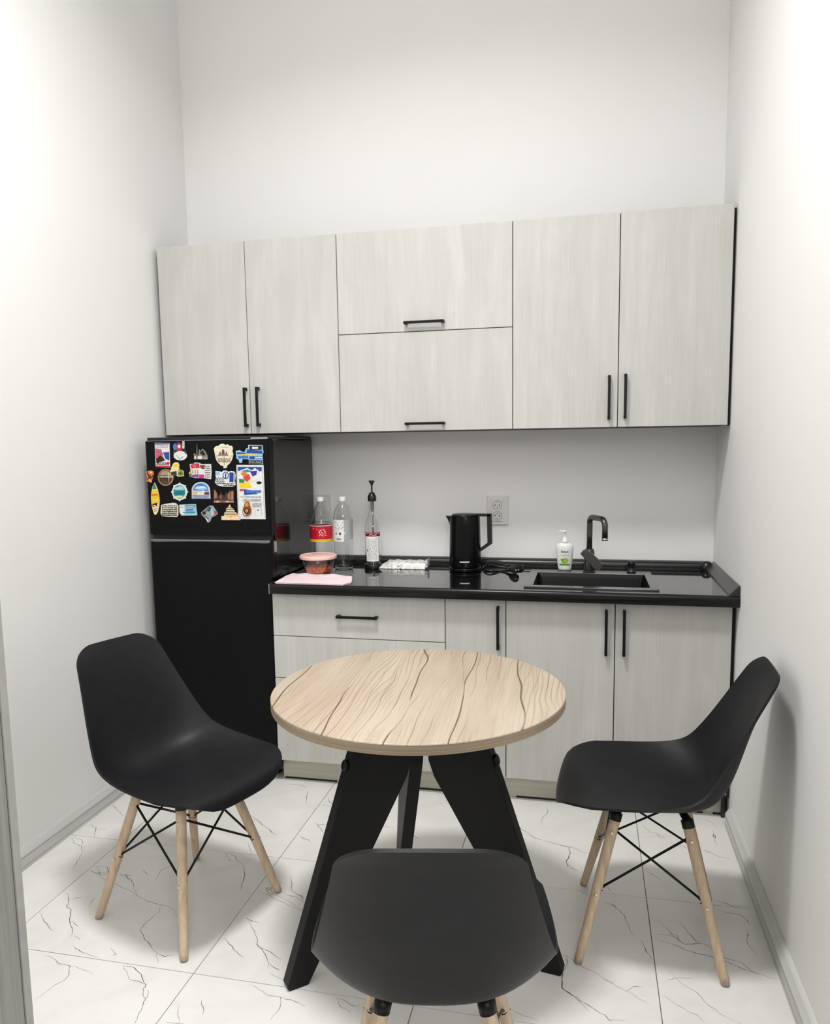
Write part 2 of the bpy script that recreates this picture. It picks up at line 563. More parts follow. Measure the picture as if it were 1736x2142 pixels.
# floor: grout bed and 60 cm printed marble tiles
fl = struct(put('floor', MB().box(-2.3, 2.3, YC - T, YB + T, -0.06, -0.0025, 'grout')))
VEINS = [[(-1.277,-1.307),(-1.191,-1.35),(-1.128,-1.371),(-1.059,-1.395),(-1.03,-1.412),(-0.984,-1.43),(-0.934,-1.438),(-0.894,-1.447),(-0.843,-1.487)],[(-0.934,-1.438),(-0.918,-1.473),(-0.927,-1.512),(-0.927,-1.564),(-0.907,-1.579),(-0.863,-1.615),(-0.822,-1.644),(-0.786,-1.699)],[(-0.822,-1.644),(-0.792,-1.655),(-0.769,-1.643)],[(-1.166,-1.306),(-1.121,-1.327),(-1.088,-1.349),(-1.043,-1.401)],[(-1.163,-1.31),(-1.113,-1.31)],[(-1.279,-1.287),(-1.234,-1.278),(-1.201,-1.317),(-1.225,-1.327),(-1.268,-1.285)],[(-1.289,-1.304),(-1.242,-1.321),(-1.204,-1.313)],[(-1.144,-1.306),(-1.11,-1.339)],[(-1.265,-1.44),(-1.236,-1.47),(-1.22,-1.502),(-1.194,-1.514),(-1.16,-1.566),(-1.132,-1.592),(-1.103,-1.637)],[(-1.236,-1.47),(-1.218,-1.458),(-1.2,-1.45)],[(-1.158,-1.566),(-1.117,-1.583)],[(-1.104,-1.622),(-1.072,-1.638)],[(-1.08,-1.662),(-1.054,-1.675),(-1.026,-1.684),(-0.968,-1.692)],[(-0.966,-1.65),(-0.93,-1.672),(-0.94,-1.681)],[(-1.291,-1.542),(-1.237,-1.581),(-1.178,-1.616)],[(-1.024,-1.322),(-1.04,-1.261),(-1.018,-1.215)],[(-1.149,-1.493),(-1.159,-1.442)],[(-1.106,-1.269),(-1.062,-1.295)],[(-0.883,-1.119),(-0.839,-1.165),(-0.819,-1.161)],[(-0.783,-1.18),(-0.745,-1.253),(-0.726,-1.316)],[(-0.88,-1.119),(-0.831,-1.137),(-0.785,-1.181)],[(-1.485,-1.132),(-1.45,-1.161),(-1.405,-1.175),(-1.377,-1.209),(-1.4,-1.168)],[(-1.483,-1.126),(-1.438,-1.135),(-1.406,-1.17)],[(-1.38,-1.21),(-1.355,-1.27),(-1.344,-1.31)],[(-1.49,-0.872),(-1.39,-0.95)],[(-1.479,-1.032),(-1.438,-1.049),(-1.402,-1.108)],[(-1.434,-1.055),(-1.388,-1.056)],[(-0.918,-0.846),(-0.835,-0.909),(-0.751,-0.967)],[(-0.827,-1.047),(-0.782,-1.116)],[(-0.676,-0.953),(-0.631,-0.986)],[(-1.129,-1.715),(-1.106,-1.718),(-1.072,-1.735),(-1.027,-1.74),(-1.009,-1.77),(-1.005,-1.795),(-1.021,-1.832),(-1.032,-1.874)],[(-1.027,-1.74),(-0.987,-1.745),(-0.945,-1.76)],[(-0.885,-1.708),(-0.837,-1.755),(-0.779,-1.765),(-0.779,-1.781),(-0.752,-1.812),(-0.748,-1.829),(-0.738,-1.867),(-0.73,-1.893)],[(-0.879,-1.71),(-0.846,-1.714),(-0.816,-1.731),(-0.783,-1.763)],[(-0.764,-1.781),(-0.751,-1.806),(-0.751,-1.818)],[(-0.515,-1.713),(-0.486,-1.719),(-0.451,-1.737),(-0.414,-1.738),(-0.4,-1.782),(-0.407,-1.817)],[(-0.414,-1.738),(-0.376,-1.743),(-0.337,-1.755)],[(-0.659,-1.811),(-0.64,-1.848),(-0.625,-1.867)],[(-0.657,-1.873),(-0.635,-1.872),(-0.609,-1.87)],[(-0.607,-1.789),(-0.58,-1.835)],[(-0.672,-1.31),(-0.613,-1.331),(-0.565,-1.352),(-0.483,-1.383)],[(-0.657,-1.289),(-0.634,-1.282),(-0.63,-1.298),(-0.649,-1.292),(-0.623,-1.319),(-0.599,-1.323)],[(-0.575,-1.314),(-0.541,-1.317),(-0.504,-1.34)],[(-0.533,-1.31),(-0.51,-1.319)],[(-0.641,-1.449),(-0.593,-1.502),(-0.561,-1.556),(-0.52,-1.591),(-0.491,-1.64)],[(-0.561,-1.556),(-0.465,-1.604)],[(-0.644,-1.448),(-0.595,-1.463)],[(-0.699,-1.526),(-0.667,-1.547),(-0.614,-1.592),(-0.574,-1.614)],[(-0.494,-1.623),(-0.456,-1.643)],[(-0.477,-1.657),(-0.429,-1.68)],[(-0.599,-1.215),(-0.557,-1.297)],[(0.56,-1.227),(0.594,-1.286),(0.623,-1.32),(0.677,-1.309),(0.695,-1.314)],[(0.552,-1.291),(0.584,-1.288),(0.611,-1.307),(0.628,-1.323),(0.657,-1.313)],[(0.548,-1.311),(0.59,-1.327),(0.647,-1.353),(0.705,-1.364),(0.742,-1.386),(0.775,-1.4),(0.84,-1.422)],[(0.585,-1.28),(0.604,-1.284),(0.61,-1.315)],[(0.677,-1.309),(0.724,-1.36),(0.759,-1.368),(0.782,-1.399),(0.799,-1.413)],[(0.737,-1.135),(0.795,-1.146),(0.815,-1.168),(0.82,-1.192)],[(0.81,-1.219),(0.795,-1.286),(0.813,-1.332)],[(0.62,-1.223),(0.655,-1.298),(0.667,-1.311)],[(0.8,-1.245),(0.81,-1.244)],[(0.404,-1.164),(0.436,-1.172),(0.465,-1.22),(0.485,-1.308)],[(0.42,-1.166),(0.438,-1.18)],[(0.504,-1.324),(0.515,-1.372),(0.531,-1.406)],[(0.28,-1.434),(0.304,-1.436),(0.333,-1.46),(0.384,-1.492),(0.42,-1.519),(0.454,-1.542),(0.508,-1.578)],[(0.558,-1.481),(0.589,-1.465),(0.627,-1.457)],[(0.573,-1.444),(0.595,-1.484),(0.619,-1.502),(0.638,-1.524),(0.654,-1.555),(0.679,-1.581),(0.72,-1.602)],[(0.519,-1.526),(0.55,-1.542),(0.581,-1.57),(0.62,-1.592),(0.633,-1.616)],[(0.454,-1.542),(0.473,-1.522),(0.495,-1.52)],[(0.302,-1.437),(0.303,-1.466),(0.292,-1.517),(0.292,-1.564),(0.33,-1.589),(0.369,-1.619),(0.399,-1.637),(0.415,-1.657)],[(0.399,-1.637),(0.407,-1.653),(0.449,-1.647)],[(0.209,-0.828),(0.278,-0.851),(0.32,-0.861),(0.357,-0.889)],[(0.29,-0.855),(0.3,-0.9),(0.286,-0.948),(0.293,-0.985),(0.328,-1.005)],[(0.556,-0.704),(0.594,-0.697),(0.628,-0.722),(0.56,-0.735)],[(0.555,-0.639),(0.581,-0.699)],[(0.593,-0.703),(0.615,-0.733)],[(0.745,-0.785),(0.781,-0.813),(0.842,-0.838)],[(0.637,-0.758),(0.693,-0.783),(0.709,-0.792)],[(0.75,-0.79),(0.772,-0.797)],[(0.802,-0.638),(0.802,-0.695),(0.797,-0.671),(0.8,-0.744)],[(0.77,-0.557),(0.805,-0.577),(0.817,-0.622)],[(0.544,-0.958),(0.59,-1.006)],[(0.734,-1.086),(0.786,-1.107),(0.838,-1.102)],[(0.338,-1.12),(0.357,-1.131)],[(0.412,-1.071),(0.435,-1.111)],[(-0.873,-0.569),(-0.811,-0.566),(-0.779,-0.587)],[(-0.767,-0.611),(-0.734,-0.714)],[(-0.674,-0.718),(-0.61,-0.722),(-0.645,-0.689),(-0.669,-0.644)],[(-0.667,-0.693),(-0.633,-0.678),(-0.607,-0.721)],[(-0.646,-0.858),(-0.61,-0.894),(-0.578,-0.943)],[(-0.635,-0.877),(-0.594,-0.862)],[(-0.678,-0.955),(-0.609,-0.996)],[(-0.802,-0.931),(-0.756,-0.97)],[(-0.398,-0.832),(-0.345,-0.84)],[(-0.282,-0.866),(-0.232,-0.903)],[(0.093,-0.724),(0.139,-0.778),(0.182,-0.817)],[(0.105,-0.785),(0.154,-0.803),(0.222,-0.836),(0.288,-0.855),(0.375,-0.888)],[(0.288,-0.855),(0.298,-0.897),(0.287,-0.942),(0.294,-0.975),(0.328,-1.003)],[(0.202,-0.576),(0.207,-0.606),(0.192,-0.654),(0.189,-0.72)],[(0.076,-0.654),(0.101,-0.664)],[(-0.647,-1.286),(-0.608,-1.315),(-0.482,-1.384)],[(-0.575,-1.288),(-0.523,-1.309),(-0.505,-1.34)],[(-0.27,-1.711),(-0.245,-1.743),(-0.219,-1.754)],[(-0.268,-1.711),(-0.219,-1.731),(-0.205,-1.727)],[(0.288,-1.519),(0.296,-1.567),(0.325,-1.589),(0.362,-1.634)],[(0.298,-1.442),(0.303,-1.471)],[(0.171,-1.666),(0.237,-1.69)],[(-0.253,-0.523),(-0.204,-0.539)]]
TX0, TS, TY0, TSY = -1.2849, 0.6065, -1.7007, 0.5885
def tile_index(x, y):
    return math.floor((x - TX0) / TS), math.floor((y - TY0) / TSY)
veins_by_tile = {}
for pl in VEINS:
    mx = sum(p[0] for p in pl) / len(pl); my = sum(p[1] for p in pl) / len(pl)
    veins_by_tile.setdefault(tile_index(mx, my), []).append(pl)
def wander(pl, amp=0.004):
    """subdivide a crack line and shake it a little"""
    pts = [Vector((p[0], p[1])) for p in pl]
    for k in range(2):
        q = [pts[0]]
        for a, b in zip(pts, pts[1:]):
            d = (b - a).length
            n = Vector((-(b - a).y, (b - a).x))
            n = n / (d + 1e-9)
            q.append((a + b) / 2 + n * random.uniform(-1, 1) * min(amp, d * 0.11))
            q.append(b)
        pts = q
    return pts
def vein_strip(mb, pl, x0, x1, y0, y1):
    pts = [p for p in wander(pl) if x0 + 0.002 < p.x < x1 - 0.002 and y0 + 0.002 < p.y < y1 - 0.002]
    if len(pts) < 3:
        return
    L, R = [], []
    n = len(pts)
    w0 = random.uniform(0.0012, 0.0023)
    for i, p in enumerate(pts):
        t = pts[min(i + 1, n - 1)] - pts[max(i - 1, 0)]
        if t.length < 1e-6:
            t = Vector((1, 0))
        t.normalize()
        nn = Vector((-t.y, t.x))
        e = min(1.0, 0.35 + 2.2 * min(i, n - 1 - i) / n)
        w = w0 * e * random.uniform(0.55, 1.25) * 0.5
        L.append((p.x + nn.x * w, p.y + nn.y * w, 0.00012)); R.append((p.x - nn.x * w, p.y - nn.y * w, 0.00012))
    mb.add(L + R, [(i, i + 1, n + i + 1, n + i) for i in range(n - 1)], 'tile_vein')
spare = [pl for k in ((0, 0), (2, 0), (1, 0)) for pl in veins_by_tile.get(k, [])]
for ix in range(-1, 4):
    for iy in range(-5, 3):
        x0, y0 = TX0 + ix * TS, TY0 + iy * TSY
        x1, y1 = x0 + TS, y0 + TSY
        g = 0.0011
        a0, a1, b0, b1 = max(x0 + g, -2.2), min(x1 - g, 2.2), max(y0 + g, YC), min(y1 - g, -0.0)
        if iy > -2:
            a0, a1 = max(a0, XL), min(a1, XR)
        if a1 - a0 < 0.01 or b1 - b0 < 0.01:
            continue
        mb = MB()
        mb.box(a0, a1, b0, b1, -0.0045, 0.0, 'tile', 0.0006)
        pls = veins_by_tile.get((ix, iy))
        if pls is None:
            k = random.choice([(0, 0), (2, 0)])
            sx, sy = (ix - k[0]) * TS, (iy - k[1]) * TSY
            pls = [[(p[0] + sx, p[1] + sy) for p in pl] for pl in veins_by_tile.get(k, [])]
        for pl in pls:
            vein_strip(mb, pl, a0, a1, b0, b1)
        put('floor_tile', mb, fl, origin=(x0, y0, 0), fix=False)

# ================================================================== KITCHEN UNITS
GAP = 0.0016
def bar_handle(x, z, length, vertical, yface, parent):
    """square black bar handle on two feet; its centre at x, z"""
    mb = MB()
    w, pr = 0.0105, 0.027
    h = length / 2
    if vertical:
        mb.box(x - w / 2, x + w / 2, yface - pr, yface - pr + 0.0085, z - h, z + h, 'black_metal', 0.0012)
        for s in (-1, 1):
            zz = z + s * (h - 0.007)
            mb.box(x - w / 2, x + w / 2, yface - pr + 0.004, yface, zz - 0.007, zz + 0.007, 'black_metal', 0.001)
    else:
        mb.box(x - h, x + h, yface - pr, yface - pr + 0.0085, z - w / 2, z + w / 2, 'black_metal', 0.0012)
        for s in (-1, 1):
            xx = x + s * (h - 0.007)
            mb.box(xx - 0.007, xx + 0.007, yface - pr + 0.004, yface, z - w / 2, z + w / 2, 'black_metal', 0.001)
    return put('handle', mb, parent)

def front_panel(name, x0, x1, z0, z1, yface, parent):
    mb = MB()
    mb.box(x0 + GAP, x1 - GAP, yface, yface + 0.018, z0 + GAP, z1 - GAP, 'laminate', 0.0012)
    return put(name, mb, parent, origin=((x0 + x1) / 2 + random.uniform(-.2, .2), yface, z0 + random.uniform(-.3, .3)))

UY, UZ0, UZ1, UZM = -0.32, 1.463, 2.2734, 1.8654
def upper(x0, x1, label):
    t = thing('wall_cabinet', label, 'cabinet', ((x0 + x1) / 2, -0.15, UZ0), 'wall cabinets')
    put('body', MB().box(x0 + 0.0005, x1 - 0.0005, UY + 0.020, -0.001, UZ0 + 0.002, UZ1 - 0.002, 'carcass_dark'), t)
    return t
ux = [-1.4977, -1.0874, -0.6800, 0.0452, 0.4538, 0.8606]
t = upper(ux[0], ux[2], 'pale grey two-door wall cabinet above the black fridge')
d = front_panel('door', ux[0], ux[1], UZ0, UZ1, UY, t); bar_handle(-1.103, 1.577, 0.168, True, UY, d)
d = front_panel('door', ux[1], ux[2], UZ0, UZ1, UY, t); bar_handle(-1.046, 1.578, 0.168, True, UY, d)
t = upper(ux[2], ux[3], 'middle wall cabinet with two stacked lift-up flaps and horizontal handles')
d = front_panel('flap', ux[2], ux[3], UZM, UZ1, UY, t); bar_handle(-0.3115, 1.899, 0.166, False, UY, d)
d = front_panel('flap', ux[2], ux[3], UZ0, UZM, UY, t); bar_handle(-0.313, 1.493, 0.166, False, UY, d)
t = upper(ux[3], ux[5], 'pale grey two-door wall cabinet above the sink, by the right wall')
d = front_panel('door', ux[3], ux[4], UZ0, UZ1, UY, t); bar_handle(0.4205, 1.578, 0.170, True, UY, d)
d = front_panel('door', ux[4], ux[5], UZ0, UZ1, UY, t); bar_handle(0.4815, 1.581, 0.170, True, UY, d)
put('gap_shade_strip', MB().box(ux[5] + 0.0005, XR - 0.0005, UY + 0.03, UY + 0.045, UZ0, UZ1 - 0.01, 'carcass_dark'), t)  # dark strip standing in for the shade in the gap to the wall

# base cabinets
LY, LZ0, LZ1 = -0.565, 0.1015, 0.8179
lx = [-0.9120, -0.1935, 0.0426, 0.4481, 0.8573]
PY = -0.5095
def base_unit(name, x0, x1, label, strips):
    t = thing(name, label, 'cabinet', ((x0 + x1) / 2, -0.3, 0), 'base cabinets')
    mb = MB()
    mb.box(x0 + 0.0005, x0 + 0.016, LY + 0.020, -0.03, LZ0, LZ1 - 0.002, 'carcass_dark')
    mb.box(x1 - 0.016, x1 - 0.0005, LY + 0.020, -0.03, LZ0, LZ1 - 0.002, 'carcass_dark')
    mb.box(x0 + 0.016, x1 - 0.016, -0.045, -0.03, LZ0, LZ1 - 0.002, 'carcass_dark')
    mb.box(x0 + 0.016, x1 - 0.016, LY + 0.020, -0.045, LZ0, LZ0 + 0.016, 'carcass_dark')
    mb.box(x0 + 0.016, x1 - 0.016, LY + 0.020, LY + 0.034, LZ1 - 0.05, LZ1 - 0.002, 'carcass_dark')
    put('body', mb, t)
    pl = put('plinth', MB().box(x0, x1, PY, PY + 0.016, 0.0, LZ0 - 0.001, 'plinth'), t)
    for a, b in strips:
        put('seal_strip', MB().box(a, b, PY - 0.002, PY - 0.0002, 0.0, 0.007, 'black_plastic'), pl)
    return t
t = base_unit('drawer_cabinet', lx[0], lx[1], 'wide three-drawer base cabinet beside the fridge, behind the round table', [(-0.905, -0.674), (-0.333, -0.196)])
zs = [LZ1, 0.636, 0.458, LZ0]
for i in range(3):
    d = front_panel('drawer', lx[0], lx[1], zs[i + 1], zs[i], LY, t)
    bar_handle(-0.548, zs[i] - 0.090 - (0.018 if i else 0), 0.170, False, LY, d)
t = base_unit('base_cabinet', lx[1], lx[2], 'narrow one-door base cabinet between the drawers and the sink cabinet', [(-0.19, -0.12)])
d = front_panel('door', lx[1], lx[2], LZ0, LZ1, LY, t); bar_handle(0.0145, 0.7055, 0.168, True, LY, d)
t = base_unit('sink_cabinet', lx[2], lx[4], 'two-door base cabinet under the sink by the right wall', [(0.079, 0.257), (0.757, 0.785), (0.820, 0.848)])
d = front_panel('door', lx[2], lx[3], LZ0, LZ1, LY, t); bar_handle(0.416, 0.703, 0.172, True, LY, d)
d = front_panel('door', lx[3], lx[4], LZ0, LZ1, LY, t); bar_handle(0.4805, 0.704, 0.172, True, LY, d)
put('gap_shade_strip', MB().box(lx[4] + 0.0005, XR - 0.0255, LY + 0.03, LY + 0.045, 0.0, LZ1 - 0.003, 'carcass_dark')
    .box(lx[4] + 0.0005, XR - 0.0005, LY + 0.03, LY + 0.045, 0.08, LZ1 - 0.003, 'carcass_dark'), t)  # shade of the gap beside the sink cabinet, made as a dark strip

# worktop with a cut-out for the sink
WZ0, WZ1, WY = 0.8195, 0.860, -0.617
WX0, WX1 = -0.899, 0.8705
SX0, SX1, SY0, SY1 = 0.122, 0.590, -0.540, -0.158       # cut-out
wt = thing('worktop', 'glossy black kitchen worktop running from the fridge to the right wall', 'worktop', (0, -0.3, WZ0))
mb = MB()
rr = 0.012
prof = [(-0.603, WZ0), (WY + 0.004, WZ0), (WY, WZ0 + 0.005)]
for i in range(7):
    a = PI - i / 6 * PI / 2
    prof.append((WY + rr + rr * math.cos(a), WZ1 - rr + rr * math.sin(a)))
prof.append((-0.603, WZ1))
mb.prism(prof, lambda u, v, d: (d, u, v), WX0, WX1, 'worktop_edge')
mb.box(WX0, SX0, -0.603, -0.001, WZ0, WZ1, 'worktop')
mb.box(SX1, WX1, -0.603, -0.001, WZ0, WZ1, 'worktop')
mb.box(SX0, SX1, -0.603, SY0, WZ0, WZ1, 'worktop')
mb.box(SX0, SX1, SY1, -0.001, WZ0, WZ1, 'worktop')
autosmooth(put('slab', mb, wt), 40)
o = put('end_trim', MB().box(WX0 - 0.0025, WX0 - 0.0002, WY - 0.001, -0.56, WZ0, WZ1 + 0.0008, 'steel'), wt); o['label'] = 'bright metal end strip'
# upstand along the back: half-round moulding with ribs, and the flat sloping one on the right wall
mb = MB()
up = [(-0.001, WZ1), (-0.036, WZ1), (-0.036, WZ1 + 0.004), (-0.030, WZ1 + 0.006), (-0.032, WZ1 + 0.012), (-0.029, WZ1 + 0.022), (-0.021, WZ1 + 0.029), (-0.010, WZ1 + 0.032), (-0.001, WZ1 + 0.033)]
mb.prism(up, lambda u, v, d: (d, u, v), WX0, WX1 - 0.022, 'worktop_trim')
autosmooth(put('back_upstand', mb, wt), 40)
mb = MB()
sl = [(XR - 0.001, WZ1), (XR - 0.037, WZ1), (XR - 0.036, WZ1 + 0.005), (XR - 0.006, WZ1 + 0.036), (XR - 0.001, WZ1 + 0.036)]
mb.prism(sl, lambda u, v, d: (u, d, v), WY + 0.006, -0.037, 'worktop_trim')
put('side_upstand', mb, wt)
mb = MB()
mb.lathe([(0.001, WZ1), (0.026, WZ1), (0.027, WZ1 + 0.012), (0.022, WZ1 + 0.028), (0.012, WZ1 + 0.036), (0.001, WZ1 + 0.037)], 'black_plastic', 16, (XR - 0.029, -0.030))
o = put('corner_cap', mb, wt); o['label'] = 'dark rounded corner piece'
put('under_rail', MB().box(WX0 + 0.006, WX1 - 0.012, LY - 0.004, LY + 0.03, LZ1 + 0.0002, WZ0 - 0.0002, 'carcass_dark'), wt)

# sink
sk = thing('sink', 'black inset kitchen sink with a flat square rim in the worktop', 'sink', (0.356, -0.37, 0.68))
mb = MB()
RX0, RX1, RY0, RY1, RZ = 0.109, 0.604, -0.556, -0.146, 0.866
BX0, BX1, BY0, BY1 = 0.142, 0.574, -0.522, -0.226
mb.box(RX0, RX1, RY0, BY0, WZ1 + 0.0002, RZ, 'sink_rim', 0.0015)
mb.box(RX0, RX1, BY1, RY1, WZ1 + 0.0002, RZ, 'sink_rim', 0.0015)
mb.box(RX0, BX0, BY0, BY1, WZ1 + 0.0002, RZ, 'sink_rim')
mb.box(BX1, RX1, BY0, BY1, WZ1 + 0.0002, RZ, 'sink_rim')
put('rim', mb, sk)
def rrect(x0, x1, y0, y1, r, n=6):
    pts = []
    for cx, cy, a0 in ((x1 - r, y1 - r, 0), (x0 + r, y1 - r, PI / 2), (x0 + r, y0 + r, PI), (x1 - r, y0 + r, 1.5 * PI)):
        for i in range(n + 1):
            a = a0 + i / n * PI / 2
            pts.append((cx + r * math.cos(a), cy + r * math.sin(a)))
    return pts
mb = MB()
rings = []
for z, ins, r in ((RZ - 0.0005, -0.001, 0.006), (RZ - 0.02, 0.004, 0.02), (0.74, 0.012, 0.03), (0.70, 0.022, 0.04), (0.685, 0.05, 0.05)):
    rings.append([(x, y, z) for x, y in rrect(BX0 + ins, BX1 - ins, BY0 + ins, BY1 - ins, r)])
n = len(rings[0])
v = [p for r in rings for p in r]
f = [(j * n + i, j * n + (i + 1) % n, (j + 1) * n + (i + 1) % n, (j + 1) * n + i) for j in range(len(rings) - 1) for i in range(n)]
f.append(tuple((len(rings) - 1) * n + i for i in range(n)))
mb.add(v, f, 'sink_composite', True)
b = put('basin', mb, sk, fix=False)
put('drain', MB().lathe([(0.001, 0.686), (0.030, 0.686), (0.034, 0.689), (0.040, 0.688), (0.041, 0.6855)], 'steel', 20, (0.36, -0.37)), b)
o = put('overflow', MB().lathe([(0.001, 0.0), (0.007, 0.0), (0.008, 0.001), (0.0085, 0.004)], 'steel', 12), b)
o.location = (0.418 - 0.356, BY1 - 0.003 + 0.37, 0.822 - 0.68); o.rotation_euler = (PI / 2, 0, 0)
mb = MB()
mb.lathe([(0.019, RZ), (0.020, RZ + 0.004), (0.015, RZ + 0.007), (0.0145, RZ + 0.028), (0.0165, RZ + 0.031), (0.0165, RZ + 0.046), (0.014, RZ + 0.049), (0.001, RZ + 0.0495)], 'black_plastic', 20, (0.525, -0.178))
o = put('drain_knob', mb, sk); o['label'] = 'short black round push knob on the back rim'

# tap
tp = thing('tap', 'tall dark grey swan-neck mixer tap with a wide flat lever', 'tap', (0.358, -0.186, RZ))
mb = MB()
cx, cy = 0.353, -0.190
mb.lathe([(0.026, RZ), (0.026, RZ + 0.004), (0.0225, RZ + 0.006), (0.0215, RZ + 0.085), (0.0175, RZ + 0.098), (0.001, RZ + 0.099)], 'tap_gunmetal', 24, (cx, cy))
autosmooth(put('body', mb, tp), 40)
mb = MB()
pts = [(cx, cy, RZ + 0.09)]
pts += [(cx + 0.0005, cy, RZ + 0.16), (cx + 0.001, cy, RZ + 0.205)]
dx, dy = 0.062, -0.125
for i in range(1, 7):
    a = i / 6 * PI / 2
    k = 0.028 * (1 - math.cos(a))
    pts.append((cx + dx * k / 0.14, cy + dy * k / 0.14, RZ + 0.205 + 0.028 * math.sin(a)))
ex, ey = cx + dx * 0.75, cy + dy * 0.75
pts.append((ex, ey, RZ + 0.233))
for i in range(1, 7):
    a = i / 6 * PI / 2
    k = 0.03 * math.sin(a)
    pts.append((ex + dx * k / 0.14, ey + dy * k / 0.14, RZ + 0.233 - 0.03 * (1 - math.cos(a))))
pts.append((pts[-1][0], pts[-1][1], RZ + 0.150))
mb.tube(pts, 0.0118, 'tap_gunmetal', 16)
sp_ = put('spout', mb, tp)
put('aerator', MB().lathe([(0.0085, RZ + 0.1485), (0.0125, RZ + 0.1485), (0.0125, RZ + 0.158)], 'steel', 16, pts[-1][:2]), sp_)
mb = MB()
lev = []
cl = [(-0.030, 0.080, 0.011), (-0.018, 0.074, 0.016), (0.0, 0.060, 0.019), (0.015, 0.046, 0.020), (0.030, 0.030, 0.021), (0.042, 0.018, 0.017), (0.047, 0.012, 0.010)]
L_, R_ = [], []
for u, w, hw in cl:
    L_.append((u + hw * 0.62, w + hw * 0.78)); R_.append((u - hw * 0.62, w - hw * 0.78))
poly = L_ + R_[::-1]
mb.prism(poly, lambda u, v, d: (cx + u, cy - 0.026 + d - 0.18 * u, RZ + v + 0.008), -0.005, 0.005, 'tap_lever_grey', 0.002)
put('lever', mb, tp)

# ================================================================== FRIDGE
FX0, FX1, FY, FZ = -1.463, -0.9130, -0.552, 1.437
fr = thing('fridge', 'black two-door fridge freezer covered with souvenir magnets in the left corner', 'fridge', ((FX0 + FX1) / 2, -0.3, 0))
mb = MB()
mb.box(FX0 + 0.006, FX1, FY + 0.052, -0.045, 0.03, FZ, 'fridge_side', 0.004)
put('body', mb, fr)
put('top_cap', MB().box(FX0 + 0.004, FX1 - 0.002, FY + 0.018, -0.05, FZ + 0.0005, FZ + 0.014, 'black_plastic', 0.003), fr)
for x in (FX0 + 0.05, FX1 - 0.05):
    for y in (FY + 0.09, -0.09):
        put('foot', MB().lathe([(0.018, 0.0), (0.018, 0.03)], 'black_plastic', 12, (x, y)), fr)
def fridge_door(name, z0, z1):
    """door with a softly rounded front and side edges (plan profile extruded in z)"""
    mb = MB()
    n = 12
    pr = []
    r = 0.011
    pr.append((FX0, FY + 0.048))
    for i in range(6):
        a = PI + i / 5 * PI / 2
        pr.append((FX0 + r + r * math.cos(a), FY + 0.0025 + r + r * math.sin(a)))
    for i in range(1, 9):
        s = i / 9
        pr.append((FX0 + r + (FX1 - FX0 - 2 * r) * s, FY + 0.0025))
    for i in range(6):
        a = 1.5 * PI + i / 5 * PI / 2
        pr.append((FX1 - r + r * math.cos(a), FY + 0.0025 + r + r * math.sin(a)))
    pr.append((FX1, FY + 0.048))
    mb.prism(pr, lambda u, v, d: (u, v, d), z0, z1, 'fridge')
    return autosmooth(put(name, mb, fr), 40)
d1 = fridge_door('freezer_door', 1.046, FZ - 0.001)
d2 = fridge_door('fridge_door', 0.055, 1.026)
# shaped grip lips between the doors
def lip(parent, z0, z1, bulge, m, name):
    mb = MB()
    n = 24
    v = []
    for i in range(n + 1):
        s = i / n
        x = FX0 + 0.006 + (FX1 - FX0 - 0.012) * s
        y = FY + 0.004 - bulge * math.sin(PI * s) ** 0.5
        zc = (0.006 * (2 * abs(s - 0.5)) ** 2) if z1 < 1.04 else 0.0
        for yy, zz in ((FY + 0.02, z0 - zc), (y, z0 - zc), (y - 0.002, (z0 + z1) / 2), (y, z1), (FY + 0.02, z1)):
            v.append((x, yy, zz))
    f = []
    for i in range(n):
        for q in range(5):
            a, b = i * 5 + q, i * 5 + (q + 1) % 5
            f.append((a, b, b + 5, a + 5))
    f.append((4, 3, 2, 1, 0)); f.append(tuple(n * 5 + q for q in range(5)))
    mb.add(v, f, m, True)
    return autosmooth(put(name, mb, parent), 40)
lip(d1, 1.046, 1.074, 0.006, 'fridge', 'grip_lip')
lip(d2, 0.982, 1.0195, 0.009, 'fridge', 'grip_lip')
o = lip(d2, 1.0200, 1.0265, 0.010, 'fridge_trim', 'grip_trim'); o['label'] = 'grey metallic strip along the top of the lower door'
put('gap_shadow', MB().box(FX0 + 0.01, FX1 - 0.01, FY + 0.02, FY + 0.05, 1.0262, 1.0458, 'carcass_dark'), fr)
h = put('hinge_cover', MB().box(FX1 - 0.075, FX1 - 0.005, FY + 0.006, FY + 0.05, FZ + 0.0002, FZ + 0.0085, 'hinge_grey', 0.002), fr)
put('hinge_cover', MB().box(FX1 - 0.0015, FX1 + 0.0035, FY + 0.03, FY + 0.05, 0.975, 1.02, 'hinge_grey', 0.001), fr)
put('top_edge_highlight', MB().box(FX0 + 0.01, FX1 - 0.07, FY + 0.004, FY + 0.016, FZ - 0.0005, FZ + 0.002, 'fridge_trim'), fr)  # highlight along the front top edge, modelled as a pale grey line

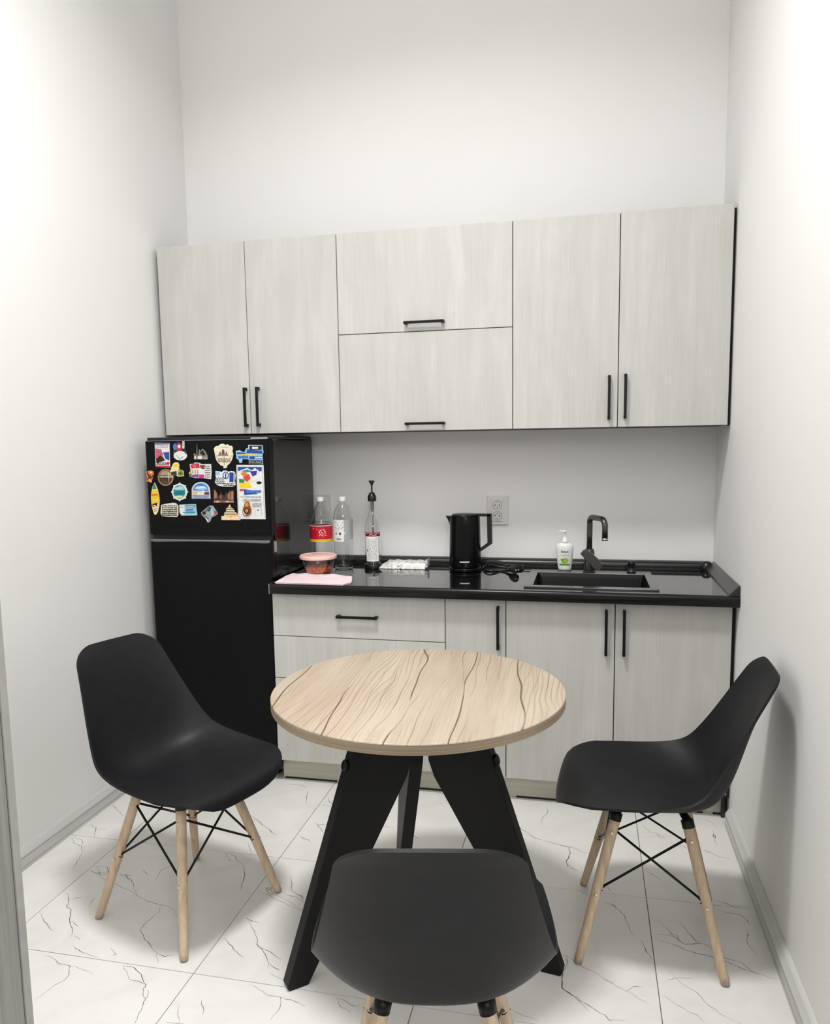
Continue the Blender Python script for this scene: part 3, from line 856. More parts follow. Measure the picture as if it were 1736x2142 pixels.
# ---- magnets on the freezer door: outlines in a 1736 x 1350 sketch of the door front
_c = [(-1.459, 1.482), (-0.887, 1.471), (-1.486, 1.062), (-0.903, 1.068)]
def door_pt(sx, sy):
    u, v = sx / 1736.0, sy / 1350.0
    x = (_c[0][0] * (1 - u) + _c[1][0] * u) * (1 - v) + (_c[2][0] * (1 - u) + _c[3][0] * u) * v
    z = (_c[0][1] * (1 - u) + _c[1][1] * u) * (1 - v) + (_c[2][1] * (1 - u) + _c[3][1] * u) * v
    return x, z
PAL = {}
def pal(r, g, b):
    k = 'paint_%d_%d_%d' % (r, g, b)
    if k not in MT:
        plain(k, srgb(r, g, b), 0.38, 0.4, var=0.10, scale=120)
    return k
def ell(cx, cy, rx, ry, n=22, a0=0.0, a1=360.0):
    return [(cx + rx * math.cos(math.radians(a0 + (a1 - a0) * i / n)), cy + ry * math.sin(math.radians(a0 + (a1 - a0) * i / n))) for i in range(n if a1 - a0 >= 359.9 else n + 1)]
def rect(x0, y0, x1, y1, r=0):
    if r <= 0:
        return [(x0, y0), (x1, y0), (x1, y1), (x0, y1)]
    return rrect(x0, x1, y0, y1, r, 3)
def line(x0, y0, x1, y1, w):
    dx, dy = x1 - x0, y1 - y0
    d = math.hypot(dx, dy)
    nx, ny = -dy / d * w / 2, dx / d * w / 2
    return [(x0 + nx, y0 + ny), (x1 + nx, y1 + ny), (x1 - nx, y1 - ny), (x0 - nx, y0 - ny)]
def scribble(x0, y0, x1, y1, rows, w, seed):
    """rows of broken strokes for lettering too small to read"""
    rnd = random.Random(seed)
    out = []
    for r in range(rows):
        y = y0 + (y1 - y0) * (r + 0.5) / rows
        x = x0
        while x < x1 - 6:
            l = rnd.uniform(8, 26)
            hgt = rnd.uniform(-9, 9)
            out.append(line(x, y - hgt, min(x + l, x1), y + hgt, w))
            x += l + rnd.uniform(3, 10)
    return out
MAG_Y = FY + 0.0022
def magnet(label, base_col, outline, art, thick=0.0032, y=MAG_Y, name='fridge_magnet', group='souvenir magnets on the freezer door'):
    cx = sum(p[0] for p in outline) / len(outline); cy = sum(p[1] for p in outline) / len(outline)
    ox, oz = door_pt(cx, cy)
    mb = MB()
    fn = lambda u, v, d: (door_pt(u, v)[0], y - d, door_pt(u, v)[1])
    mb.prism(outline, fn, 0.0, thick, base_col)
    o = put(name, mb, origin=(ox, y, oz))
    tag(o, label, 'magnet', group)
    if art:
        a = MB()
        for i, (col, poly) in enumerate(art):
            a.prism(poly, fn, thick + 0.00005, thick + 0.0003 + 0.00004 * i, col)
        put('printed_relief', a, o)
    return o
W_, BK, NV = pal(226, 226, 224), pal(26, 24, 26), pal(40, 72, 150)
CR, RD, BL, TE, YL, OR, GN, BR, PK = pal(226, 220, 198), pal(190, 40, 52), pal(62, 116, 190), pal(40, 142, 150), pal(238, 200, 30), pal(214, 126, 50), pal(40, 128, 74), pal(104, 72, 52), pal(206, 92, 112)
LB, GY, PU, BG, DB = pal(150, 196, 224), pal(140, 142, 146), pal(118, 74, 150), pal(216, 186, 142), pal(58, 42, 36)
magnet('tall rectangular city magnet in purple, blue and red at top left of fridge door', W_,
       [(150, 165), (352, 168), (362, 498), (165, 490)],
       [(PU, [(152, 168), (350, 170), (350, 186), (154, 190)]), (PK, [(158, 240), (240, 250), (282, 385), (170, 430)]), (NV, [(268, 292), (352, 288), (354, 400), (300, 380)]),
        (BK, [(170, 385), (230, 330), (300, 400), (180, 440)]), (RD, [(168, 470), (360, 472), (362, 496), (166, 490)]), (RD, ell(335, 440, 22, 22)), (BL, line(180, 280, 270, 320, 14))]
       + [(GY, q) for q in scribble(180, 188, 340, 235, 2, 8, 1)] + [(BK, q) for q in scribble(175, 425, 310, 462, 2, 7, 2)])
magnet('round-bellied magnet with blue and red top and white base', BK,
       [(400, 200), (425, 168), (470, 152), (520, 172), (530, 135), (566, 142), (575, 250), (606, 305), (600, 350), (560, 390), (500, 402), (440, 388), (408, 345), (398, 290), (412, 268)],
       [(BL, [(402, 205), (428, 172), (455, 190), (458, 255), (415, 268)]), (RD, [(458, 180), (490, 160), (520, 185), (528, 245), (460, 250)]), (CR, ell(488, 215, 20, 24)), (RD, ell(490, 264, 36, 26)),
        (W_, ell(505, 338, 92, 62)), (W_, rect(532, 145, 562, 240)), (BK, line(455, 335, 500, 385, 6)), (BK, line(500, 385, 550, 345, 6)), (BR, [(405, 290), (440, 275), (420, 315)]), (BR, [(560, 270), (600, 315), (570, 310)])]
       + [(BK, q) for q in scribble(534, 150, 562, 235, 4, 5, 3)])
magnet('thin grey magnet of a spire and domed buildings', pal(132, 130, 120),
       [(690, 386), (692, 330), (682, 318), (690, 305), (712, 322), (724, 345), (728, 180), (738, 345), (752, 320), (760, 252), (775, 280), (805, 244), (845, 285), (872, 340), (876, 386)],
       [(BK, [(765, 300), (806, 262), (850, 320), (820, 340), (790, 320)]), (CR, ell(776, 362, 26, 24)), (CR, rect(694, 345, 716, 384)), (BK, line(740, 300, 745, 384, 8)), (W_, rect(742, 340, 752, 384)), (pal(176, 150, 130), [(820, 384), (860, 348), (874, 384)])])
magnet('large cream shield magnet with a brown sailing ship', CR,
       [(965, 280), (958, 240), (985, 210), (1020, 205), (1050, 180), (1085, 178), (1110, 195), (1140, 185), (1165, 205), (1195, 205), (1212, 235), (1204, 275), (1216, 320), (1200, 390), (1170, 440), (1135, 470), (1130, 500), (1090, 505), (1085, 475), (1050, 465), (1010, 425), (985, 380), (975, 330)],
       [(BR, [(1018, 325), (1048, 275), (1056, 325)]), (BR, [(1062, 325), (1070, 250), (1098, 262), (1106, 325)]), (BR, [(1110, 325), (1125, 275), (1145, 325)]), (BR, line(1012, 335, 1150, 332, 8)), (BR, line(1095, 340, 1100, 465, 5)), (GY, line(990, 330, 1030, 430, 5)), (GY, line(1200, 330, 1165, 425, 5)), (GY, line(1040, 225, 1150, 228, 5))]
       + [(BR, q) for q in scribble(1020, 370, 1180, 425, 3, 8, 4)])
magnet('blue and white irregular seaside magnet at top right of fridge door', LB,
       [(1250, 275), (1300, 262), (1330, 285), (1370, 285), (1385, 240), (1412, 235), (1415, 192), (1602, 196), (1606, 262), (1614, 290), (1600, 320), (1606, 450), (1425, 445), (1422, 385), (1340, 380), (1330, 430), (1300, 432), (1285, 385), (1262, 380)],
       [(BK, rect(1432, 205, 1592, 258)), (NV, [(1400, 250), (1600, 270), (1600, 310), (1390, 305)]), (W_, rect(1465, 218, 1545, 246)), (NV, [(1265, 290), (1380, 295), (1380, 320), (1268, 315)]), (YL, line(1300, 322, 1545, 316, 13)), (NV, [(1430, 345), (1500, 340), (1500, 385), (1430, 385)]), (BL, [(1275, 340), (1415, 335), (1415, 372), (1290, 375)]), (W_, line(1520, 360, 1600, 356, 12)), (BK, rect(1432, 398, 1598, 442))]
       + [(W_, q) for q in scribble(1440, 405, 1590, 438, 1, 9, 5)] + [(NV, q) for q in scribble(1510, 330, 1600, 390, 2, 9, 6)])
magnet('small orange and black magnet at left edge of fridge door', OR,
       [(28, 560), (60, 540), (95, 535), (130, 545), (135, 590), (120, 640), (105, 690), (85, 700), (60, 680), (35, 690), (40, 620)],
       [(BK, line(45, 560, 90, 640, 16)), (BK, line(90, 640, 130, 600, 16)), (BK, line(45, 660, 95, 600, 14)), (CR, ell(100, 560, 14, 10)), (W_, line(70, 660, 110, 690, 8))])
magnet('oval bronze magnet with a horizontal bar', pal(150, 120, 92), ell(302, 628, 108, 114, 26),
       [(DB, ell(302, 628, 88, 94, 26)), (pal(176, 148, 128), [(225, 590), (260, 545), (320, 538), (365, 570), (375, 605), (230, 600)]), (CR, line(222, 620, 405, 622, 12)), (BR, [(240, 650), (370, 645), (360, 690), (300, 712), (255, 695)]), (CR, line(345, 560, 350, 690, 8))]
       + [(BK, q) for q in scribble(240, 640, 365, 690, 3, 7, 7)], thick=0.0034)
magnet('yellow and green magnet overlapping the oval bronze one', pal(226, 218, 150),
       [(365, 560), (385, 490), (410, 440), (440, 424), (475, 432), (490, 470), (485, 510), (510, 530), (548, 540), (550, 612), (480, 616), (440, 600), (380, 608)],
       [(YL, ell(445, 470, 30, 26)), (CR, ell(440, 505, 40, 16)), (DB, [(372, 560), (455, 540), (460, 600), (385, 600)]), (pal(130, 140, 40), rect(478, 545, 545, 605)), (BK, line(490, 560, 490, 600, 7)), (BK, line(515, 555, 515, 600, 7)), (BK, line(485, 578, 540, 578, 7)), (GN, line(480, 520, 530, 545, 12))], thick=0.0045)
magnet('red, purple and white house magnet in the middle of the door', W_,
       [(632, 450), (680, 445), (700, 430), (755, 432), (790, 450), (920, 448), (926, 560), (920, 652), (840, 640), (700, 636), (630, 615), (625, 560), (645, 540)],
       [(RD, [(640, 465), (690, 440), (760, 438), (770, 500), (660, 510)]), (PK, ell(700, 475, 26, 24)), (BR, [(770, 460), (840, 462), (830, 520), (780, 505)]), (OR, rect(640, 520, 656, 585)), (pal(170, 140, 60), rect(668, 525, 684, 580)), (pal(190, 150, 60), rect(700, 525, 716, 580)), (OR, rect(735, 525, 750, 580)), (GN, [(630, 580), (660, 580), (660, 625), (632, 612)]), (PU, [(662, 592), (752, 585), (755, 632), (665, 625)]), (pal(206, 40, 140), rect(760, 588, 828, 638))]
       + [(BK, q) for q in scribble(840, 465, 915, 635, 6, 7, 8)])
magnet('white magnet with blue doors and rocks left of the long card', W_,
       [(980, 540), (1040, 548), (1060, 560), (1085, 535), (1120, 535), (1150, 552), (1190, 540), (1232, 550), (1248, 600), (1240, 680), (1248, 730), (1200, 755), (1080, 750), (1010, 735), (972, 700), (985, 640)],
       [(LB, rect(988, 552, 1040, 600)), (NV, ell(1118, 600, 42, 50)), (W_, ell(1118, 600, 30, 38)), (NV, rect(1108, 570, 1126, 640)), (pal(30, 60, 140), rect(1165, 560, 1222, 690, 8)), (NV, line(1232, 575, 1238, 690, 8)), (BL, line(1172, 570, 1172, 680, 6))]
       + [(BK, q) for q in scribble(985, 625, 1100, 720, 4, 8, 9)] + [(BK, q) for q in scribble(1090, 700, 1230, 745, 2, 8, 10)])
magnet('long white printed card at the right of the fridge door', W_, [(1255, 460), (1612, 462), (1640, 1195), (1280, 1192)],
       [(GY, line(1268, 480, 1294, 1180, 4)), (GY, line(1600, 480, 1626, 1180, 4)), (NV, [(1275, 485), (1590, 487), (1590, 545), (1278, 540)]), (W_, [(1295, 540), (1400, 500), (1460, 535), (1500, 500), (1560, 545), (1400, 560)]), (TE, [(1310, 545), (1400, 520), (1470, 548), (1400, 560)]),
        (OR, [(1310, 570), (1370, 545), (1410, 590), (1350, 620)]), (pal(206, 70, 60), [(1345, 625), (1420, 580), (1445, 640), (1400, 690), (1370, 670)]), (pal(44, 52, 160), [(1435, 545), (1530, 535), (1520, 590), (1470, 615)]), (GN, [(1292, 645), (1360, 655), (1365, 700), (1295, 700)]), (YL, [(1296, 705), (1420, 690), (1465, 760), (1300, 775)]),
        (BK, ell(1555, 700, 34, 20)), (CR, [(1440, 660), (1530, 640), (1520, 665), (1445, 690)]), (pal(190, 60, 80), rect(1300, 785, 1352, 812)), (NV, [(1355, 785), (1460, 800), (1540, 850), (1360, 865)]), (BL, [(1370, 800), (1580, 800), (1580, 835), (1400, 835)]),
        (W_, rect(1500, 1030, 1585, 1140)), (GY, line(1500, 1030, 1585, 1030, 4)), (GY, line(1585, 1030, 1588, 1140, 4)), (GY, line(1500, 1030, 1503, 1140, 4)), (NV, [(1525, 1065), (1560, 1060), (1545, 1085)])]
       + [(GY, q) for q in scribble(1310, 875, 1580, 905, 1, 9, 11)] + [(GY, q) for q in scribble(1350, 915, 1580, 950, 2, 5, 12)] + [(GY, q) for q in scribble(1470, 965, 1590, 1025, 3, 4, 13)], thick=0.0012)
magnet('amber brown oval magnet stuck on the long white card', pal(140, 78, 28),
       [(1400, 950), (1430, 962), (1440, 1010), (1458, 1060), (1455, 1110), (1430, 1140), (1395, 1150), (1360, 1138), (1344, 1100), (1350, 1050), (1366, 1010), (1375, 965)],
       [(OR, ell(1402, 995, 24, 32)), (pal(214, 158, 76), ell(1400, 990, 12, 16)), (DB, ell(1402, 1080, 36, 46)), (OR, ell(1402, 1075, 20, 26)), (CR, [(1352, 1075), (1372, 1110), (1400, 1130), (1375, 1135), (1355, 1110)])], thick=0.004, y=MAG_Y - 0.0032)
magnet('surfboard magnet, green tip and yellow body, left of fridge door', pal(236, 220, 160),
       [(150, 698), (168, 740), (190, 790), (208, 860), (218, 940), (212, 1020), (195, 1095), (170, 1132), (145, 1128), (122, 1060), (106, 980), (100, 900), (106, 820), (122, 750)],
       [(GN, [(148, 708), (163, 745), (178, 785), (120, 790), (126, 755)]), (YL, [(116, 805), (184, 800), (206, 880), (212, 940), (108, 920), (108, 850)]), (OR, [(112, 850), (200, 845), (204, 870), (110, 882)]), (YL, [(110, 930), (212, 945), (208, 970), (116, 985)]), (BK, [(118, 990), (190, 965), (185, 1015), (125, 1030)]), (pal(220, 200, 150), ell(152, 1010, 20, 12)), (BK, line(135, 1060, 185, 1050, 6)), (BK, line(145, 1085, 180, 1075, 6))])
wheel = []
for i in range(48):
    a = math.radians(i * 7.5)
    r = 1.0 + (0.16 if i % 6 == 0 else 0.0)
    wheel.append((494 + 104 * r * math.cos(a), 824 + 112 * r * math.sin(a)))
magnet('ship wheel magnet with a teal bay view', pal(220, 226, 214), wheel,
       [(TE, ell(492, 824, 82, 92, 28)), (LB, [(420, 790), (440, 755), (490, 738), (540, 752), (565, 795), (480, 800)]), (W_, line(430, 778, 520, 770, 10)), (pal(20, 110, 120), [(415, 830), (480, 805), (565, 815), (560, 850), (480, 865), (420, 855)]), (pal(216, 214, 158), [(425, 880), (490, 870), (550, 880), (520, 905), (460, 905)]), (NV, line(430, 760, 480, 748, 8))])
magnet('half-round blue harbour magnet below the house magnet', pal(196, 206, 224),
       [(662, 915), (660, 800)] + ell(782, 805, 124, 116, 16, 180, 360) + [(912, 918)],
       [(BL, [(680, 800)] + ell(782, 805, 104, 98, 14, 182, 358) + [(885, 815)]), (LB, [(690, 780), (740, 740), (830, 740), (880, 790), (780, 800)]), (W_, line(720, 770, 850, 762, 14)), (pal(214, 178, 130), [(672, 830), (710, 790), (740, 830), (735, 860), (675, 860)]), (CR, [(740, 840), (820, 800), (860, 830), (830, 862), (740, 862)]), (pal(110, 40, 70), rect(832, 825, 895, 862)), (NV, line(668, 872, 900, 876, 7)), (NV, line(668, 908, 908, 912, 6))]
       + [(BK, q) for q in scribble(680, 880, 895, 902, 1, 8, 14)])
magnet('dark copper city skyline magnet right of the half-round one', DB,
       [(958, 790), (975, 788), (985, 820), (1005, 830), (1010, 870), (1045, 860), (1052, 790), (1062, 860), (1110, 870), (1120, 820), (1140, 850), (1150, 830), (1175, 800), (1195, 810), (1200, 790), (1225, 805), (1228, 968), (958, 970)],
       [(pal(160, 110, 80), [(962, 800), (976, 800), (1000, 840), (1000, 905), (962, 915)]), (pal(150, 104, 78), [(1140, 860), (1175, 815), (1180, 925), (1145, 925)]), (pal(168, 116, 84), rect(1188, 815, 1220, 930)), (pal(140, 96, 70), [(1040, 880), (1056, 840), (1066, 915), (1040, 915)]), (pal(176, 126, 96), rect(960, 942, 1226, 966)), (pal(226, 196, 160), rect(995, 945, 1025, 964)), (RD, rect(1040, 946, 1110, 963)), (pal(226, 196, 160), rect(1125, 945, 1155, 964))])
magnet('cream square magnet full of black lettering, bottom left', pal(222, 216, 196),
       [(240, 1000), (300, 985), (400, 970), (440, 975), (475, 1010), (476, 1140), (455, 1165), (330, 1160), (250, 1150), (232, 1110)],
       [(BK, q) for q in scribble(255, 1000, 460, 1150, 6, 11, 15)])
magnet('pale blue rectangular beach magnet in the bottom row', LB,
       [(490, 995), (715, 988), (734, 1142), (520, 1145), (492, 1100)],
       [(W_, [(498, 1005), (560, 1002), (565, 1130), (522, 1130), (500, 1095)]), (TE, [(575, 1005), (705, 1000), (706, 1035), (580, 1038)]), (BL, [(585, 1050), (690, 1048), (680, 1075), (580, 1078)]), (W_, line(580, 1045, 700, 1040, 8)), (TE, rect(580, 1088, 705, 1110)), (NV, line(540, 1095, 575, 1110, 10)), (pal(190, 220, 190), line(520, 1136, 725, 1134, 8)), (PU, line(505, 1030, 545, 1028, 8))]
       + [(W_, q) for q in scribble(590, 1010, 700, 1030, 1, 7, 16)])
magnet('tilted grey flag magnet in the bottom row', pal(150, 154, 162),
       [(785, 1105), (830, 1065), (870, 1030), (910, 1005), (950, 1015), (1012, 1120), (970, 1150), (930, 1170), (910, 1225), (878, 1242), (850, 1190), (800, 1140)],
       [(BK, [(800, 1105), (850, 1060), (900, 1020), (925, 1050), (880, 1100), (820, 1140)]), (GY, line(830, 1085, 900, 1045, 12)), (pal(170, 164, 130), ell(872, 1100, 22, 18)), (pal(170, 76, 80), [(958, 1085), (985, 1080), (1005, 1118), (968, 1140)]), (LB, [(915, 1060), (945, 1040), (965, 1120), (930, 1150)]), (W_, line(850, 1170, 880, 1225, 10)), (BK, line(835, 1150, 890, 1190, 9))])
magnet('cream tiered dome magnet on a flat base, bottom right', pal(224, 196, 158),
       [(1062, 1150), (1098, 1148), (1100, 1110), (1130, 1070), (1120, 1055), (1150, 1030), (1170, 992), (1185, 1030), (1225, 1060), (1240, 1095), (1268, 1115), (1275, 1148), (1308, 1152), (1312, 1205), (1062, 1203)],
       [(DB, line(1125, 1060, 1230, 1062, 9)), (DB, line(1112, 1092, 1245, 1094, 9)), (BR, line(1105, 1122, 1262, 1124, 9)), (W_, line(1130, 1076, 1235, 1078, 10)), (CR, line(1110, 1108, 1255, 1109, 10)), (DB, line(1150, 1036, 1195, 1038, 6)), (pal(236, 210, 166), rect(1066, 1160, 1306, 1198)), (OR, line(1160, 1160, 1220, 1160, 6)), (OR, line(1185, 1152, 1200, 1170, 6))], thick=0.0042, y=MAG_Y - 0.0001)
# ================================================================== SOCKETS
def double_socket(x0, x1, z0, z1, label):
    t = thing('wall_socket', label, 'socket', ((x0 + x1) / 2, -0.001, (z0 + z1) / 2), 'double wall sockets')
    put('plate', MB().box(x0, x1, -0.0115, -0.0002, z0, z1, 'socket_white', 0.002), t)
    cx, cz = (x0 + x1) / 2 - 0.001, (z0 + z1) / 2
    put('inner_frame', MB().box(x0 + 0.016, x1 - 0.016, -0.0135, -0.0116, z0 + 0.012, z1 - 0.012, 'socket_white', 0.0009), t)
    for s in (1, -1):
        zc = cz + s * 0.024
        fn = lambda u, v, d: (cx + u, -0.0137 - d, zc + v)
        mb = MB()
        n = 28
        outer, inner = ell(0, 0, 0.0205, 0.0205, n), ell(0, 0, 0.0188, 0.0188, n)
        v = [fn(u, w, 0.0014) for u, w in outer] + [fn(u, w, 0.0014) for u, w in inner] + [fn(u, w, 0.0) for u, w in outer]
        mb.add(v, [(i, (i + 1) % n, n + (i + 1) % n, n + i) for i in range(n)] + [(i, (i + 1) % n, 2 * n + (i + 1) % n, 2 * n + i) for i in range(n)], 'socket_line')
        mb.prism(inner, fn, -0.0008, 0.0001, 'socket_white')
        c = put('outlet', mb, t)
        h = MB()
        for u, w, r in ((-0.0095, 0.0, 0.0028), (0.0095, 0.0, 0.0028), (0.0, -s * 0.010, 0.0024)):
            h.prism(ell(u, w, r, r, 10), fn, 0.0002, 0.0005, 'socket_dark')
        h.box(cx - 0.0016, cx + 0.0016, -0.0146, -0.0139, zc + s * 0.0125, zc + s * 0.0165, 'socket_dark')
        put('pin_hole', h, c)
    put('label_strip', MB().box(cx - 0.022, cx + 0.022, -0.0141, -0.0136, z0 + 0.0145, z0 + 0.0165, 'socket_line'), t)
double_socket(-0.0985, -0.005, 1.044, 1.173, 'white double wall socket right of the kettle')
double_socket(-0.932, -0.843, 1.052, 1.178, 'white double wall socket beside the fridge, behind the bottles')

# ================================================================== THINGS ON THE WORKTOP
Z0 = WZ1
# --- plastic bottles (thin walled)
def thin(prof, w=0.0011):
    """outer profile up, inner profile back down"""
    inner = [(max(r - w, 0.0008), z) for r, z in prof][::-1]
    inner[-1] = (inner[-1][0], inner[-1][1] + w)
    return prof + inner
def cap(t, x, y, z, r, m='white_plastic'):
    mb = MB()
    n = 36
    v = []
    prof = [(r * 0.98, 0), (r * 1.02, 0.003), (r, 0.0155), (r * 0.92, 0.0185), (0.0006, 0.019)]
    for i, (rr_, zz) in enumerate(prof):
        for q in range(n):
            a = 2 * PI * q / n
            k = rr_ * (0.965 if (q % 2 and 0 < i < 3) else 1.0)
            v.append((x + k * math.cos(a), y + k * math.sin(a), z + zz))
    f = [(j * n + q, j * n + (q + 1) % n, (j + 1) * n + (q + 1) % n, (j + 1) * n + q) for j in range(4) for q in range(n)]
    mb.add(v, f, m, False)
    return put('screw_cap', mb, t)
def sleeve(t, name, x, y, r, z0, z1, m, a0=0, a1=360, n=40, d=0.0006, sy=1.0):
    mb = MB()
    k = n if a1 - a0 >= 359 else n + 1
    v = []
    for rr_ in (r, r + d):
        for z in (z0, z1):
            for i in range(k):
                a = math.radians(a0 + (a1 - a0) * i / n)
                v.append((x + rr_ * math.cos(a), y + rr_ * sy * math.sin(a), z))
    f = []
    for i in range(n):
        j = (i + 1) % k
        f.append((2 * k + i, 2 * k + j, 3 * k + j, 3 * k + i)); f.append((i, k + i, k + j, j))
        f.append((k + i, 3 * k + i, 3 * k + j, k + j)); f.append((i, j, 2 * k + j, 2 * k + i))
    mb.add(v, f, m, True)
    return autosmooth(put(name, mb, t), 40)
def wrap(x, y, r, ac, sy=1.0):
    """(u along the arc, v height, d outwards) -> 3D on a cylinder, ac = direction in degrees"""
    def fn(u, v, d):
        a = math.radians(ac) + u / r
        return (x + (r + d) * math.cos(a), y + (r + d) * sy * math.sin(a), v)
    return fn
# cola style bottle, red label
bx, by = -0.812, -0.232
t = thing('plastic_bottle', 'empty clear plastic bottle with a red and yellow label beside the fridge', 'bottle', (bx, by, Z0), 'empty bottles on the worktop')
prof = [(0.030, Z0 + 0.0005), (0.044, Z0 + 0.004), (0.0485, Z0 + 0.02), (0.0485, Z0 + 0.045), (0.0465, Z0 + 0.07), (0.0480, Z0 + 0.10), (0.0490, Z0 + 0.128), (0.0490, Z0 + 0.197),
        (0.0475, Z0 + 0.21), (0.0430, Z0 + 0.232), (0.0340, Z0 + 0.258), (0.0225, Z0 + 0.282), (0.0145, Z0 + 0.296), (0.0132, Z0 + 0.300), (0.0165, Z0 + 0.301), (0.0165, Z0 + 0.303), (0.0125, Z0 + 0.304), (0.0125, Z0 + 0.318)]
put('bottle_body', MB().lathe(thin(prof), 'clear_plastic', 36, (bx, by), close=False), t)
cap(t, bx, by, Z0 + 0.3045, 0.0150)
lb = sleeve(t, 'label', bx, by, 0.0494, Z0 + 0.140, Z0 + 0.197, 'print_red')
sleeve(lb, 'label_band', bx, by, 0.0496, Z0 + 0.1285, Z0 + 0.1395, 'print_yellow')
sleeve(lb, 'label_edge', bx, by, 0.0496, Z0 + 0.1975, Z0 + 0.2005, 'print_white')
cam_az = math.degrees(math.atan2(-3.4 - by, 0.34 - bx))
mb = MB()
fn = wrap(bx, by, 0.0502, cam_az)
for q in scribble(-20, 0, 40, 40, 3, 3.2, 21):
    mb.prism([(u * 0.00055, Z0 + 0.152 + v * 0.0008) for u, v in q], fn, 0, 0.0003, 'print_white')
mb.prism([(-0.040, Z0 + 0.186), (-0.018, Z0 + 0.182), (-0.018, Z0 + 0.185), (-0.040, Z0 + 0.190)], fn, 0, 0.0003, 'print_white')
put('label_print', mb, lb)
# tall ribbed bottle with a white label
bx, by = -0.717, -0.212
t = thing('plastic_bottle', 'tall empty clear bottle with a white paper label, right of the red-label bottle', 'bottle', (bx, by, Z0), 'empty bottles on the worktop')
prof = [(0.028, Z0 + 0.0005), (0.040, Z0 + 0.004), (0.0435, Z0 + 0.016)]
for i in range(9):
    z = 0.024 + i * 0.0125
    prof += [(0.0432, Z0 + z), (0.0418, Z0 + z + 0.006)]
prof += [(0.0428, Z0 + 0.138), (0.0428, Z0 + 0.222), (0.0425, Z0 + 0.232), (0.038, Z0 + 0.256), (0.027, Z0 + 0.280), (0.0165, Z0 + 0.294), (0.0135, Z0 + 0.299), (0.0168, Z0 + 0.300), (0.0168, Z0 + 0.3025), (0.0128, Z0 + 0.3035), (0.0128, Z0 + 0.318)]
put('bottle_body', MB().lathe(thin(prof), 'clear_plastic', 36, (bx, by), close=False), t)
cap(t, bx, by, Z0 + 0.3045, 0.0155)
cam_az = math.degrees(math.atan2(-3.4 - by, 0.34 - bx))
lb = sleeve(t, 'label', bx, by, 0.0433, Z0 + 0.128, Z0 + 0.224, 'print_white', cam_az - 84, cam_az + 4, 20)
o = sleeve(t, 'clear_label', bx, by, 0.0433, Z0 + 0.136, Z0 + 0.224, 'print_silver', cam_az + 6, cam_az + 86, 20); o['label'] = 'silvery half of the label'
mb = MB()
fn = wrap(bx, by, 0.0441, cam_az)
for q in scribble(-60, 0, 0, 60, 4, 3, 22):
    mb.prism([(u * 0.0007, Z0 + 0.17 + v * 0.0008) for u, v in q], fn, 0, 0.0003, 'print_grey')
for i, (u, r) in enumerate(((-0.034, 0.006), (-0.014, 0.008))):
    mb.prism(ell(u, Z0 + 0.163, r * 0.6, r * 0.7, 12), fn, 0, 0.0004, 'print_black')
for i in range(9):
    mb.prism(rect(-0.032 + i * 0.0026, Z0 + 0.135, -0.0307 + i * 0.0026, Z0 + 0.143), fn, 0, 0.0004, 'print_black')
mb.prism([(-0.004, Z0 + 0.157), (-0.004, Z0 + 0.173), (0.012, Z0 + 0.165)], fn, 0.0002, 0.0006, 'print_white')
put('label_print', mb, lb)
# syrup bottle with pump
bx, by = -0.594, -0.165
t = thing('syrup_bottle', 'glass syrup bottle with a black pump and maroon-topped label', 'bottle', (bx, by, Z0))
prof = [(0.030, Z0 + 0.010), (0.0345, Z0 + 0.013), (0.0355, Z0 + 0.02), (0.0355, Z0 + 0.165), (0.0355, Z0 + 0.18), (0.0335, Z0 + 0.195), (0.027, Z0 + 0.213), (0.0185, Z0 + 0.235), (0.0145, Z0 + 0.262), (0.0135, Z0 + 0.295), (0.0150, Z0 + 0.297), (0.0150, Z0 + 0.306)]
put('bottle_body', MB().lathe(thin(prof, 0.002), 'clear_glass', 36, (bx, by), close=False), t)
o = put('base_ring', MB().lathe([(0.037, Z0 + 0.0005), (0.040, Z0 + 0.003), (0.040, Z0 + 0.019), (0.0375, Z0 + 0.021), (0.0365, Z0 + 0.020), (0.0365, Z0 + 0.0095), (0.0006, Z0 + 0.0095)], 'black_plastic', 32, (bx, by)), t); o['label'] = 'wide black foot of the bottle'
mb = MB()
mb.lathe([(0.0185, Z0 + 0.302), (0.0195, Z0 + 0.304), (0.0195, Z0 + 0.320), (0.017, Z0 + 0.327), (0.013, Z0 + 0.332), (0.012, Z0 + 0.338), (0.0045, Z0 + 0.339), (0.0038, Z0 + 0.345), (0.0036, Z0 + 0.368), (0.006, Z0 + 0.376), (0.011, Z0 + 0.384), (0.013, Z0 + 0.386), (0.013, Z0 + 0.392), (0.0006, Z0 + 0.393)], 'black_plastic', 28, (bx, by))
pm = put('pump', mb, t)
put('dip_tube', MB().tube([(bx, by, Z0 + 0.300), (bx + 0.001, by, Z0 + 0.262), (bx + 0.0015, by, Z0 + 0.25), (bx + 0.003, by, Z0 + 0.03)], [0.0078, 0.0078, 0.0042, 0.0028], 'print_grey', 12), pm)
cam_az = math.degrees(math.atan2(-3.4 - by, 0.34 - bx))
lb = sleeve(t, 'label', bx, by, 0.0360, Z0 + 0.034, Z0 + 0.146, 'print_white', cam_az - 52, cam_az + 42, 24)
o = sleeve(lb, 'label_band', bx, by, 0.0368, Z0 + 0.146, Z0 + 0.158, 'print_maroon', cam_az - 60, cam_az + 60, 24)
sleeve(lb, 'label_stripe', bx, by, 0.0364, Z0 + 0.160, Z0 + 0.1635, 'print_red', cam_az - 70, cam_az + 70, 24)
mb = MB()
fn = wrap(bx, by, 0.0376, cam_az)
for q in scribble(-42, 0, 42, 8, 1, 4.2, 24):
    mb.prism([(u * 0.0004, Z0 + 0.1495 + v * 0.0006) for u, v in q], fn, 0, 0.0003, 'print_white')
